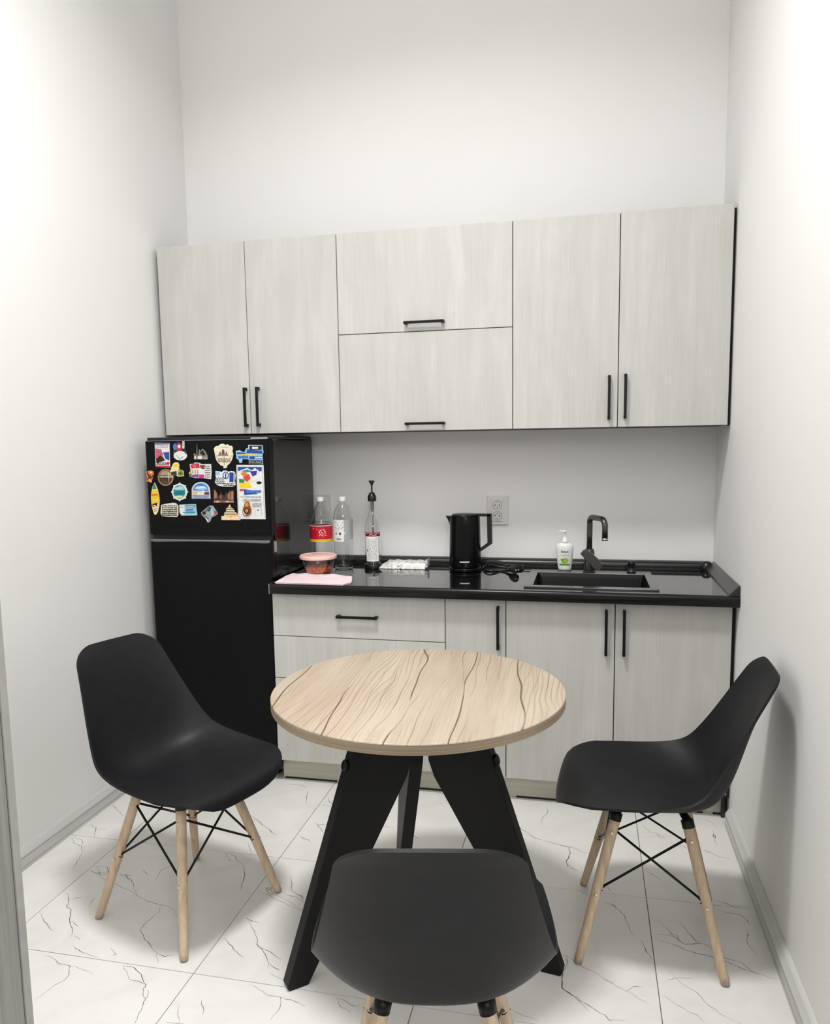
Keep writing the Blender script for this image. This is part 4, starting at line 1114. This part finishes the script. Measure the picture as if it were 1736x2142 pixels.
fn = wrap(bx, by, 0.0368, cam_az)
for q in scribble(-62, 0, 50, 120, 11, 2.6, 25):
    mb.prism([(u * 0.00036, Z0 + 0.042 + v * 0.00078) for u, v in q], fn, 0, 0.0003, 'print_grey')
mb.prism(ell(-0.027, Z0 + 0.083, 0.0022, 0.006, 10), fn, 0.0004, 0.0007, 'print_maroon')
put('label_print', mb, lb)

# --- foil wrapped packet
x0, x1, y0, y1 = -0.556, -0.352, -0.190, -0.118
t = thing('foil_packet', 'crumpled white and silver foil packet between syrup bottle and kettle', 'packet', ((x0 + x1) / 2, (y0 + y1) / 2, Z0))
mb = MB()
nx, ny = 30, 12
v = []
for side in (0, 1):
    for i in range(nx + 1):
        for j in range(ny + 1):
            s, w = i / nx, j / ny
            x = x0 + (x1 - x0) * s + (0.010 if s < 0.1 else 0) * (w - 0.5)
            y = y0 + (y1 - y0) * w
            hh = 0.034 * (1 - abs(2 * w - 1) ** 3.0) * (0.32 + 0.68 * min(1, s * 5.5)) * (1 - 0.15 * max(0, s - 0.93) * 14)
            n1 = mnoise.noise(Vector((s * 9, w * 4, 3.1))) * 0.0055 + mnoise.noise(Vector((s * 22, w * 9, 7.7))) * 0.0028
            z = Z0 + 0.0015 + (max(0.002, hh + n1 * min(1, hh / 0.01)) if side else 0.0)
            v.append((x, y + n1 * 0.8, z))
k = (nx + 1) * (ny + 1)
f = []
for i in range(nx):
    for j in range(ny):
        a = i * (ny + 1) + j
        f.append((k + a, k + a + ny + 1, k + a + ny + 2, k + a + 1)); f.append((a, a + 1, a + ny + 2, a + ny + 1))
for i in range(nx):
    for j in (0, ny):
        a = i * (ny + 1) + j
        f.append((a, a + ny + 1, k + a + ny + 1, k + a))
for j in range(ny):
    for i in (0, nx):
        a = i * (ny + 1) + j
        f.append((a, a + 1, k + a + 1, k + a))
mb.add(v, f, 'wrapper')
put('wrapper', mb, t)
mb = MB()
e = [(x1 - 0.004, Z0 + 0.004), (x1 + 0.008, Z0 + 0.010), (x1 + 0.009, Z0 + 0.044), (x1 - 0.003, Z0 + 0.038)]
mb.prism(e, lambda u, w, d: (u, d, w), y0 + 0.016, y1 - 0.012, 'wrapper')
put('crimped_end', mb, t)

# --- kettle
kx, ky = -0.174, -0.178
t = thing('kettle', 'black electric kettle with a tall angular handle', 'kettle', (kx, ky, Z0))
put('power_base', MB().lathe([(0.062, Z0 + 0.0005), (0.069, Z0 + 0.004), (0.070, Z0 + 0.012), (0.066, Z0 + 0.018), (0.0006, Z0 + 0.0185)], 'kettle_black', 40, (kx, ky)), t)
prof = [(0.060, Z0 + 0.019), (0.0675, Z0 + 0.020), (0.069, Z0 + 0.026), (0.0685, Z0 + 0.07), (0.067, Z0 + 0.14), (0.0655, Z0 + 0.20), (0.0645, Z0 + 0.232), (0.063, Z0 + 0.238), (0.0006, Z0 + 0.2385)]
bd = put('body', MB().lathe(prof, 'kettle_black', 48, (kx, ky)), t)
autosmooth(bd, 35)
put('lid', MB().lathe([(0.056, Z0 + 0.2387), (0.057, Z0 + 0.242), (0.052, Z0 + 0.247), (0.030, Z0 + 0.249), (0.0006, Z0 + 0.2495)], 'black_plastic', 40, (kx - 0.002, ky)), t)
# pouring lip
mb = MB()
fn = lambda u, w, d: (kx + u, ky + d, w)
v = []
for z, l, hw in ((Z0 + 0.180, 0.0642, 0.004), (Z0 + 0.205, 0.069, 0.012), (Z0 + 0.228, 0.079, 0.017), (Z0 + 0.237, 0.086, 0.018)):
    v += [(kx - 0.058, ky - hw - 0.006, z), (kx - l, ky, z + (0.002 if z > Z0 + 0.23 else 0)), (kx - 0.058, ky + hw + 0.006, z)]
f = []
for i in range(3):
    a = i * 3
    f += [(a, a + 1, a + 4, a + 3), (a + 1, a + 2, a + 5, a + 4), (a + 2, a, a + 3, a + 5)]
f += [(0, 2, 1), (9, 10, 11)]
mb.add(v, f, 'kettle_black')
put('spout', mb, t)
mb = MB()
hp = [(0.020, Z0 + 0.2495), (0.020, Z0 + 0.239), (0.062, Z0 + 0.237), (0.078, Z0 + 0.222), (0.090, Z0 + 0.2225), (0.0965, Z0 + 0.210), (0.0985, Z0 + 0.128), (0.067, Z0 + 0.0995), (0.067, Z0 + 0.083),
      (0.119, Z0 + 0.120), (0.1195, Z0 + 0.129), (0.116, Z0 + 0.244), (0.113, Z0 + 0.2485), (0.050, Z0 + 0.2505)]
# handle in two closed loops of thick bars so that the opening stays open
def bar(p, q, w0, w1, hw, m):
    d = Vector((q[0] - p[0], q[1] - p[1])); n = Vector((-d.y, d.x)).normalized()
    mb.prism([(p[0] + n.x * w0, p[1] + n.y * w0), (q[0] + n.x * w1, q[1] + n.y * w1), (q[0] - n.x * w1, q[1] - n.y * w1), (p[0] - n.x * w0, p[1] - n.y * w0)], fn, -hw, hw, m, 0.002)
bar((0.030, Z0 + 0.2435), (0.114, Z0 + 0.2425), 0.0055, 0.0065, 0.0125, 'black_plastic')
bar((0.1065, Z0 + 0.2485), (0.1085, Z0 + 0.122), 0.0100, 0.0100, 0.0125, 'black_plastic')
bar((0.1150, Z0 + 0.1265), (0.064, Z0 + 0.0885), 0.0080, 0.0065, 0.0115, 'black_plastic')
put('handle', mb, t)
sw = wrap(kx, ky, 0.0692, math.degrees(math.atan2(-3.2, 0.51)))
o = put('name_plate', MB().prism([(-0.024 + 0.0042 * i, Z0 + 0.044) for i in range(11)] + [(0.018 - 0.0042 * i, Z0 + 0.0485) for i in range(11)], sw, 0.0002, 0.0008, 'print_white'), t); o['label'] = 'small white maker strip low on the body'
# cord in a loose bundle with its plug, on the worktop
t = thing('power_cord', 'bundled black power cord with its plug lying right of the kettle', 'cord', (0.0, -0.2, Z0))
cord = []
rnd = random.Random(5)
def smooth_path(ctrl, n=8):
    P = [Vector(c) for c in ctrl]
    P = [P[0] * 2 - P[1]] + P + [P[-1] * 2 - P[-2]]
    out = []
    for i in range(1, len(P) - 2):
        for k in range(n):
            s = k / n
            a, b, c, d = P[i - 1], P[i], P[i + 1], P[i + 2]
            out.append(0.5 * ((2 * b) + (c - a) * s + (2 * a - 5 * b + 4 * c - d) * s * s + (3 * b - a - 3 * c + d) * s ** 3))
    out.append(P[-2])
    return out
z = Z0 + 0.0037
c1 = [(-0.106, -0.150, z), (-0.080, -0.130, z + 0.022), (-0.045, -0.105, z + 0.020), (0.0, -0.090, z + 0.004), (0.045, -0.085, z), (0.072, -0.105, z), (0.055, -0.135, z), (0.0, -0.140, z + 0.006), (-0.055, -0.135, z + 0.012), (-0.078, -0.115, z + 0.012),
      (-0.045, -0.085, z + 0.008), (0.015, -0.070, z + 0.008), (0.068, -0.085, z + 0.008), (0.060, -0.125, z + 0.008), (0.01, -0.155, z), (-0.05, -0.165, z), (-0.085, -0.185, z), (-0.060, -0.200, z), (-0.02, -0.188, z), (0.010, -0.200, z + 0.004)]
put('cable', MB().tube(smooth_path(c1), 0.0036, 'black_plastic', 8), t)
mb = MB()
mb.tube([(0.008, -0.199, z + 0.004), (0.020, -0.208, z + 0.006), (0.034, -0.222, z + 0.0125), (0.044, -0.236, z + 0.0145), (0.050, -0.244, z + 0.0145), (0.0505, -0.245, z + 0.0145)], [0.005, 0.0065, 0.0145, 0.018, 0.018, 0.0165], 'black_plastic', 18)
pg = put('plug', mb, t)
mb = MB()
for s in (-0.0065, 0.0065):
    px, py = 0.050 + s * 0.81, -0.2445 + s * 0.59
    mb.tube([(px, py, z + 0.0145), (px + 0.011, py - 0.0150, z + 0.0145)], 0.0023, 'steel', 8)
put('pins', mb, pg)
put('tie', MB().tube([(0.001, -0.158, z + 0.004), (0.0, -0.12, z + 0.014), (0.0, -0.066, z + 0.010)], 0.0030, 'black_plastic', 8), t)

# --- soap dispenser
bx, by = 0.2515, -0.153
SB = RZ
t = thing('soap_dispenser', 'white pump bottle of hand soap with a green fruit label on the sink rim', 'soap bottle', (bx, by, SB))
prof = [(0.022, SB + 0.0005), (0.0265, SB + 0.003), (0.0285, SB + 0.012), (0.0325, SB + 0.045), (0.0355, SB + 0.075), (0.0368, SB + 0.092), (0.0362, SB + 0.102), (0.033, SB + 0.110), (0.026, SB + 0.1155), (0.0150, SB + 0.118), (0.013, SB + 0.1185)]
put('bottle_body', MB().lathe(prof, 'soap_white', 40, (bx, by), 1.0, 0.62), t)
mb = MB()
mb.lathe([(0.0145, SB + 0.1186), (0.0148, SB + 0.122), (0.0135, SB + 0.130), (0.0085, SB + 0.137), (0.0040, SB + 0.142), (0.0034, SB + 0.146), (0.0034, SB + 0.160), (0.006, SB + 0.1615), (0.0085, SB + 0.164), (0.0085, SB + 0.1685), (0.0006, SB + 0.1705)], 'soap_white', 28, (bx, by))
pm = put('pump', mb, t)
put('nozzle', MB().tube([(bx + 0.004, by, SB + 0.1665), (bx - 0.010, by - 0.003, SB + 0.1672), (bx - 0.0225, by - 0.0055, SB + 0.1660), (bx - 0.0235, by - 0.0057, SB + 0.1650)], [0.0048, 0.0042, 0.0032, 0.0024], 'soap_white', 12), pm)
# printed label: follows the front of the bottle
def soap_r(z):
    for (r0, z0), (r1, z1) in zip(prof, prof[1:]):
        if z0 <= z <= z1:
            return r0 + (r1 - r0) * (z - z0) / max(1e-6, z1 - z0)
    return prof[0][0]
def sfn(u, v, d):
    z = SB + v
    r = soap_r(z) + d
    s = max(-0.98, min(0.98, u / r))
    return (bx + u, by - 0.62 * r * math.sqrt(1 - s * s) - d * 0.5, z)
lb = MB()
text_mesh(lb, 'Esmun', 'print_black', lambda u, v, d: sfn(u, 0.0780 + v, d), 0.0118, 0.0006, shear=0.12, bold=0.0003)
text_mesh(lb, 'er', 'print_grey', lambda u, v, d: sfn(u + 0.001, 0.0710 + v, d), 0.0065, 0.0006)
text_mesh(lb, 'Moisturizing Soap', 'print_grey', lambda u, v, d: sfn(u, 0.0650 + v, d), 0.0050, 0.0006, shear=0.2)
text_mesh(lb, 'extra care', 'print_grey', lambda u, v, d: sfn(u - 0.003, 0.0595 + v, d), 0.0036, 0.0006)
lo = put('label_print', lb, t, fix=False)
mb = MB()
for col, poly, dd in (('print_pale_green', ell(0.0005, 0.0395, 0.0235, 0.0165, 26), 0.0004), ('print_green', ell(0.0005, 0.0425, 0.0150, 0.0098, 22), 0.0006), ('print_lime', ell(0.0035, 0.0425, 0.0105, 0.0078, 20), 0.0008),
                      ('print_pale_green', ell(0.0035, 0.0425, 0.0022, 0.0018, 10), 0.001), ('print_green', [(-0.016, 0.044), (-0.0185, 0.050), (-0.011, 0.050)], 0.0006)):
    c = (sum(p[0] for p in poly) / len(poly), sum(p[1] for p in poly) / len(poly))
    # fan so that the print hugs the curve
    v = [sfn(*c, dd)] + [sfn(u, w, dd) for u, w in poly]
    n = len(poly)
    mb.add(v, [(0, 1 + i, 1 + (i + 1) % n) for i in range(n)], col)
for i in range(12):
    u0, u1 = -0.0215 + 0.043 * i / 12, -0.0215 + 0.043 * (i + 1) / 12
    mb.add([sfn(u0, 0.0225, 0.0008), sfn(u1, 0.0225, 0.0008), sfn(u1, 0.0305, 0.0008), sfn(u0, 0.0305, 0.0008)], [(0, 1, 2, 3)], 'print_green')
put('fruit_label', mb, t, fix=False)

# --- food container with pink lid
bx, by = -0.781, -0.366
t = thing('food_container', 'round glass food container of orange salad with a pink lid', 'container', (bx, by, Z0))
prof = [(0.044, Z0 + 0.0012), (0.050, Z0 + 0.003), (0.057, Z0 + 0.014), (0.065, Z0 + 0.04), (0.071, Z0 + 0.066), (0.0725, Z0 + 0.074)]
put('bowl', MB().lathe(thin(prof, 0.0022), 'clear_glass', 40, (bx, by), close=False), t)
mb = MB()
n, k = 36, 8
v, f = [], []
sp = [(0.001, Z0 + 0.0045), (0.045, Z0 + 0.0045), (0.053, Z0 + 0.014), (0.0605, Z0 + 0.036)]
for r, zz in sp:
    for i in range(n):
        a = 2 * PI * i / n
        v.append((bx + r * math.cos(a), by + r * math.sin(a), zz))
for j in range(1, k + 1):
    r = 0.0605 * (1 - j / k) + 0.0005
    for i in range(n):
        a = 2 * PI * i / n
        x, y = r * math.cos(a), r * math.sin(a)
        v.append((bx + x, by + y, Z0 + 0.036 + 0.006 * (1 - (r / 0.0605) ** 2) + 0.0045 * mnoise.noise(Vector((x * 90, y * 90, 1.3))) + 0.003 * mnoise.noise(Vector((x * 220, y * 220, 5.3)))))
rows = len(sp) + k
f = [(j * n + i, j * n + (i + 1) % n, (j + 1) * n + (i + 1) % n, (j + 1) * n + i) for j in range(rows - 1) for i in range(n)]
mb.add(v, f, 'salad')
o = put('salad', mb, t); o['kind'] = 'stuff'
mb = MB()
mb.lathe([(0.0735, Z0 + 0.0705), (0.0785, Z0 + 0.0705), (0.0800, Z0 + 0.074), (0.0795, Z0 + 0.082), (0.076, Z0 + 0.0855), (0.071, Z0 + 0.0862), (0.067, Z0 + 0.0838), (0.050, Z0 + 0.0836), (0.046, Z0 + 0.0850), (0.0006, Z0 + 0.0852)], 'pink_lid', 48, (bx, by))
o = autosmooth(put('lid', mb, t), 30); o['label'] = 'pink plastic lid'

# --- pink paper
poly = [(-0.880, -0.606), (-0.590, -0.610), (-0.572, -0.560), (-0.604, -0.452), (-0.634, -0.436), (-0.655, -0.414), (-0.682, -0.450), (-0.730, -0.462), (-0.752, -0.445), (-0.800, -0.452), (-0.832, -0.462), (-0.862, -0.400), (-0.884, -0.394), (-0.890, -0.470)]
t = thing('pink_paper', 'folded sheet of pale pink paper at the left front corner of the worktop', 'paper', (-0.74, -0.52, Z0))
def pad(z0, z1, shrink, m):
    mb = MB()
    cx, cy = -0.735, -0.525
    pts = [(cx + (x - cx) * shrink, cy + (y - cy) * shrink) for x, y in poly]
    bm = bmesh.new()
    a = [bm.verts.new((x, y, z0)) for x, y in pts]
    bm.faces.new(a)
    g = bmesh.ops.triangulate(bm, faces=bm.faces[:])
    bmesh.ops.subdivide_edges(bm, edges=bm.edges[:], cuts=4, use_grid_fill=True)
    for q in bm.verts:
        e = 0.0022 * mnoise.noise(Vector((q.co.x * 18, q.co.y * 18, 2.0 + z1 * 50))) + 0.0012 * mnoise.noise(Vector((q.co.x * 50, q.co.y * 40, 9)))
        back = max(0, (q.co.y + 0.50) / 0.10)
        q.co.z += max(0, z1 - z0 + e * 0.8 + 0.006 * back * (0.5 + 0.5 * math.sin(q.co.x * 60)))
    r = bmesh.ops.extrude_face_region(bm, geom=bm.faces[:])
    for q in r['geom']:
        if isinstance(q, bmesh.types.BMVert):
            q.co.z = z0
    bmesh.ops.recalc_face_normals(bm, faces=bm.faces[:])
    return MB().from_bm(bm, m)
put('lower_sheet', pad(Z0 + 0.0004, Z0 + 0.003, 0.985, 'pink_paper'), t)
put('upper_fold', pad(Z0 + 0.0042, Z0 + 0.0065, 1.0, 'pink_paper'), t)

# ================================================================== TABLE
TCX, TCY, TZ, TR = -0.107, -1.437, 0.740, 0.400
tb = thing('round_table', 'round oak-topped table on three black splayed legs', 'table', (TCX, TCY, 0))
mb = MB()
n = 96
mb.lathe([(0.0006, TZ - 0.0285), (TR - 0.004, TZ - 0.0285), (TR - 0.001, TZ - 0.0270), (TR - 0.0004, TZ - 0.0262)], 'table_edge', n, (TCX, TCY))
mb.lathe([(TR - 0.0004, TZ - 0.0262), (TR, TZ - 0.020), (TR, TZ - 0.003)], 'table_edge', n, (TCX, TCY), close=False)
mb.lathe([(TR, TZ - 0.003), (TR - 0.0008, TZ - 0.0008), (TR - 0.0022, TZ)], 'table_oak', n, (TCX, TCY), close=False)
v = [(TCX + (TR - 0.0022) * math.cos(2 * PI * i / n), TCY + (TR - 0.0022) * math.sin(2 * PI * i / n), TZ) for i in range(n)]
mb.add(v, [tuple(range(n))], 'table_oak')
bm_o = put('tabletop', mb, tb, fix=True)
autosmooth(bm_o, 40)
UZ = TZ - 0.0287
AZ = (221.1, 350.5, 112.0)
leg_poly = [(0.350, 0.0), (0.402, 0.0), (0.407, 0.010), (0.172, UZ - 0.006), (0.172, UZ), (0.034, UZ), (0.034, 0.545), (0.050, 0.500)]
for az in AZ:
    a = math.radians(az)
    ca, sa = math.cos(a), math.sin(a)
    fn = lambda u, w, d: (TCX + ca * u - sa * d, TCY + sa * u + ca * d, w)
    mb = MB()
    mb.prism(leg_poly, fn, -0.019, 0.019, 'black_powder', 0.0025)
    lg = put('leg', mb, tb)
    k = MB()
    # clamp bolt heads through the outer edge of the leg
    for d in (-0.0125,):
        pass
    b0 = Vector(fn(0.214, 0.563, 0)); dirv = Vector((ca, sa, 0.33)).normalized()
    k.tube([b0 - dirv * 0.004, b0 + dirv * 0.004, b0 + dirv * 0.0045, b0 + dirv * 0.013, b0 + dirv * 0.015], [0.0105, 0.0105, 0.0155, 0.0155, 0.011], 'black_metal', 14)
    put('bolt', k, lg)
mb = MB()
mb.lathe([(0.0006, UZ - 0.010), (0.185, UZ - 0.010), (0.19, UZ - 0.008), (0.19, UZ - 0.0004), (0.0006, UZ - 0.0004)], 'black_metal', 36, (TCX, TCY))
put('top_plate', mb, tb)
for az in AZ:
    mb = MB()
    a = math.radians(az + 60)
    ca, sa = math.cos(a), math.sin(a)
    fn = lambda u, w, d: (TCX + ca * u - sa * d, TCY + sa * u + ca * d, w)
    mb.prism([(0.0, UZ - 0.010), (0.0, UZ - 0.040), (0.012, UZ - 0.040), (0.030, UZ - 0.010)], fn, -0.002, 0.002, 'steel')
    o = put('bracket', mb, tb); o['label'] = 'bare metal bracket under the top'

# ================================================================== CHAIRS
PROF = [(0.258, 0.408), (0.260, 0.420), (0.252, 0.437), (0.230, 0.448), (0.185, 0.453), (0.10, 0.446), (0.015, 0.434), (-0.060, 0.425), (-0.124, 0.431), (-0.171, 0.455),
        (-0.202, 0.510), (-0.226, 0.575), (-0.246, 0.645), (-0.263, 0.706), (-0.282, 0.762), (-0.297, 0.794), (-0.304, 0.806)]
#        t    half width  edge lift along the normal
WID = [(0.0, 0.216, 0.002), (0.08, 0.226, 0.006), (0.16, 0.232, 0.016), (0.26, 0.234, 0.030), (0.36, 0.231, 0.047), (0.46, 0.222, 0.066), (0.54, 0.214, 0.076), (0.62, 0.206, 0.070), (0.70, 0.192, 0.056), (0.78, 0.177, 0.041), (0.86, 0.162, 0.027), (0.94, 0.151, 0.013), (1.0, 0.146, 0.004)]
def interp(tab, t):
    for a, b in zip(tab, tab[1:]):
        if a[0] <= t <= b[0]:
            s = (t - a[0]) / (b[0] - a[0])
            s = s * s * (3 - 2 * s) * 0.35 + s * 0.65
            return [a[i] + (b[i] - a[i]) * s for i in range(1, len(a))]
    return list(tab[-1][1:])
def shell_mesh():
    path = smooth_path([(p[0], p[1], 0) for p in PROF], 12)
    L = [0.0]
    for a, b in zip(path, path[1:]):
        L.append(L[-1] + (b - a).length)
    tot = L[-1]
    def at(d):
        d = max(0.0, min(tot, d))
        for i in range(len(path) - 1):
            if L[i] <= d <= L[i + 1]:
                s = (d - L[i]) / max(1e-9, L[i + 1] - L[i])
                return path[i].lerp(path[i + 1], s)
        return path[-1]
    rf, rb = 0.148, 0.070
    ds = []
    for i in range(9):
        ds.append(rf * (1 - math.cos(i / 9 * PI / 2)))
    m = 34
    ds += [rf + (tot - rf - rb) * i / m for i in range(m + 1)]
    for i in range(1, 10):
        ds.append(tot - rb + rb * math.sin(i / 9 * PI / 2))
    nu = 28
    th = 0.0064
    grid = []
    for d in ds:
        c = at(d)
        tg = (at(d + 0.004) - at(d - 0.004)).normalized()
        # profile runs from the front lip back and up: normal towards the sitter
        nrm = Vector((tg.y, -tg.x))
        t = d / tot
        hw, lift = interp(WID, t)
        full = hw
        if d < rf:
            hw = hw - rf + math.sqrt(max(0, rf * rf - (rf - d) ** 2)) * 1.0
        elif d > tot - rb:
            q = d - (tot - rb)
            hw = hw - rb + math.sqrt(max(0, rb * rb - q * q))
        row = []
        for i in range(nu + 1):
            s = -1 + 2 * i / nu
            s = math.sin(s * PI / 2) * 0.35 + s * 0.65
            xn = s * hw / full
            e = lift * abs(xn) ** (2.1 + 1.1 * math.exp(-((t - 0.52) / 0.16) ** 2))
            # front edge droops into the corners, top edge bows back slightly
            dro = 0.018 * abs(xn) ** 3 * max(0, 1 - d / 0.14) ** 1.5 - 0.004 * xn * xn * max(0, 1 - (tot - d) / 0.10)
            bow = -0.022 * xn * xn * max(0, 1 - d / 0.16)
            row.append(Vector((s * hw, c.x + nrm.x * e + bow, c.y + nrm.y * e + dro)))
        grid.append(row)
    R, C = len(grid), nu + 1
    for it in range(24):          # relax the rim where it turns the corner from seat to back
        new = [[p.copy() for p in row] for row in grid]
        for j in range(9, R - 9):
            for i in range(C):
                w = 0.5 * abs(2 * i / nu - 1) ** 2
                new[j][i] = grid[j][i].lerp((grid[j - 1][i] + grid[j + 1][i]) / 2, w)
        grid = new
    me = bpy.data.meshes.new('seat_shell')
    nr = [[None] * C for _ in range(R)]
    for j in range(R):
        for i in range(C):
            du = grid[j][min(i + 1, C - 1)] - grid[j][max(i - 1, 0)]
            dv = grid[min(j + 1, R - 1)][i] - grid[max(j - 1, 0)][i]
            nv = du.cross(dv)
            nr[j][i] = nv.normalized() if nv.length > 1e-12 else Vector((0, 0, 1))
    if nr[20][C // 2].z > 0:
        nr = [[-q for q in r] for r in nr]
    v = [tuple(p) for r in grid for p in r] + [tuple(grid[j][i] + nr[j][i] * th) for j in range(R) for i in range(C)]
    k = R * C
    f = []
    for j in range(R - 1):
        for i in range(C - 1):
            a = j * C + i
            f.append((a, a + 1, a + C + 1, a + C)); f.append((k + a, k + a + C, k + a + C + 1, k + a + 1))
    for j in range(R - 1):
        for i in (0, C - 1):
            a = j * C + i
            f.append((a, a + C, k + a + C, k + a))
    for i in range(C - 1):
        for j in (0, R - 1):
            a = j * C + i
            f.append((a, a + 1, k + a + 1, k + a))
    mb = MB()
    mb.add(v, f, 'chair_plastic', True)
    return mb
FEET = {'fl': (-0.190, 0.188), 'fr': (0.190, 0.188), 'rl': (-0.190, -0.188), 'rr': (0.190, -0.188)}
TOPS = {'fl': (-0.094, 0.092), 'fr': (0.094, 0.092), 'rl': (-0.094, -0.092), 'rr': (0.094, -0.092)}
LT = 0.390
def legp(k, z):
    s = z / LT
    a, b = FEET[k], TOPS[k]
    return Vector((a[0] + (b[0] - a[0]) * s, a[1] + (b[1] - a[1]) * s, z))
def make_chair(label):
    t = thing('dining_chair', label, 'chair', (0, 0, 0), 'black shell chairs around the table')
    sh = put('seat_shell', shell_mesh(), t)
    autosmooth(sh, 50)
    for k in FEET:
        mb = MB()
        mb.tube([legp(k, 0.006), legp(k, 0.02), legp(k, 0.20), legp(k, 0.36), legp(k, LT)], [0.0112, 0.0118, 0.0142, 0.0150, 0.0150], 'beech', 14)
        lg = put('leg', mb, t)
        put('foot_cap', MB().tube([legp(k, 0.0005), legp(k, 0.0065)], [0.0104, 0.0114], 'rubber_cap', 14), lg)
        # black top socket and its bolt
        p = legp(k, LT)
        out = Vector((TOPS[k][0], TOPS[k][1], 0)).normalized()
        mb = MB()
        q = legp(k, 0.374)
        up = (p - q).normalized()
        mb.tube([q, p + up * 0.004, p + up * 0.006, p + up * 0.02 + Vector((-out.x * 0.012, -out.y * 0.012, 0)), p + Vector((-out.x * 0.045, -out.y * 0.045, 0.029))], [0.0166, 0.0166, 0.0115, 0.0100, 0.008], 'black_metal', 14)
        br = put('leg_bracket', mb, t)
        sx = 1 if TOPS[k][0] > 0 else -1
        for zz in (0.345, 0.185):
            mb = MB()
            c = legp(k, zz)
            mb.tube([c + Vector((sx * 0.0125, 0, 0)), c + Vector((sx * 0.0155, 0, 0)), c + Vector((sx * 0.0158, 0, 0))], [0.0052, 0.0052, 0.003], 'steel', 10)
            put('screw', mb, lg)
    def rod(a, b):
        pa, pb = legp(a, 0.190), legp(b, 0.352)
        d = (pb - pa).normalized()
        pa2, pb2 = pa + d * 0.020, pb - d * 0.016
        mid = pa2.lerp(pb2, 0.5)
        mb = MB()
        mb.tube([pa + d * 0.008, pa + d * 0.013, pa + d * 0.0135, pa2 + d * 0.004], [0.0095, 0.0095, 0.005, 0.0036], 'black_metal', 10)
        mb.tube([pa2, pb2], 0.0034, 'black_metal', 8)
        mb.tube([pb2, pb - d * 0.010, pb - d * 0.004], [0.0036, 0.0075, 0.0075], 'black_metal', 10)
        put('brace', mb, t)
    for a, b in (('fl', 'fr'), ('fr', 'rr'), ('rr', 'rl'), ('rl', 'fl')):
        rod(a, b); rod(b, a)
    # cross frame under the seat
    mb = MB()
    for a, b in (('fl', 'rr'), ('fr', 'rl')):
        pa, pb = legp(a, LT), legp(b, LT)
        pa, pb = pa.lerp(pb, 0.22), pb.lerp(pa, 0.22)
        pa.z = pb.z = 0.4155
        mb.tube([pa, pb], 0.006, 'black_metal', 8)
    put('seat_frame', mb, t)
    return t
def dup(root, label):
    r = root.copy(); COL.objects.link(r); r['label'] = label
    for ch in list(root.children):
        c = ch.copy(); COL.objects.link(c); c.parent = r
        for g in list(ch.children):
            d = g.copy(); COL.objects.link(d); d.parent = c
    return r
ch0 = make_chair('black shell chair with beech legs at the left, in front of the fridge')
ch1 = dup(ch0, 'black shell chair seen side-on, standing against the right wall')
ch2 = dup(ch0, 'black shell chair in the foreground seen from behind, before the table')
def place(o, x, y, deg):
    o.location = (x, y, 0)
    o.rotation_euler = (0, 0, math.radians(deg - 90))
place(ch0, -0.842, -1.420, -19.5)
place(ch1, 0.525, -1.275, 178.0)
place(ch2, 0.062, -2.070, 100.6)

# ceiling lamp, and a made-up panel housing for the corridor fill (outside the frame)
lm = thing('ceiling_lamp', 'round white ceiling lamp above the table, outside the frame', 'lamp', (-0.3, -1.95, CEIL))
R_l = 0.225
put('housing', MB().lathe([(0.0006, CEIL - 0.001), (R_l + 0.02, CEIL - 0.001), (R_l + 0.025, CEIL - 0.01), (R_l + 0.025, CEIL - 0.05), (R_l + 0.015, CEIL - 0.055), (R_l + 0.01, CEIL - 0.05), (R_l + 0.01, CEIL - 0.02), (0.0006, CEIL - 0.02)], 'white_plastic', 40, (-0.3, -1.95)), lm)
lm = thing('fill_light_panel', 'added square white fill-light panel on the corridor wall behind the camera', 'lamp', (1.15, YC, 2.4))
put('housing', MB().box(0.42, 1.88, YC + 0.001, YC + 0.04, 1.67, 3.13, 'white_plastic', 0.004), lm)
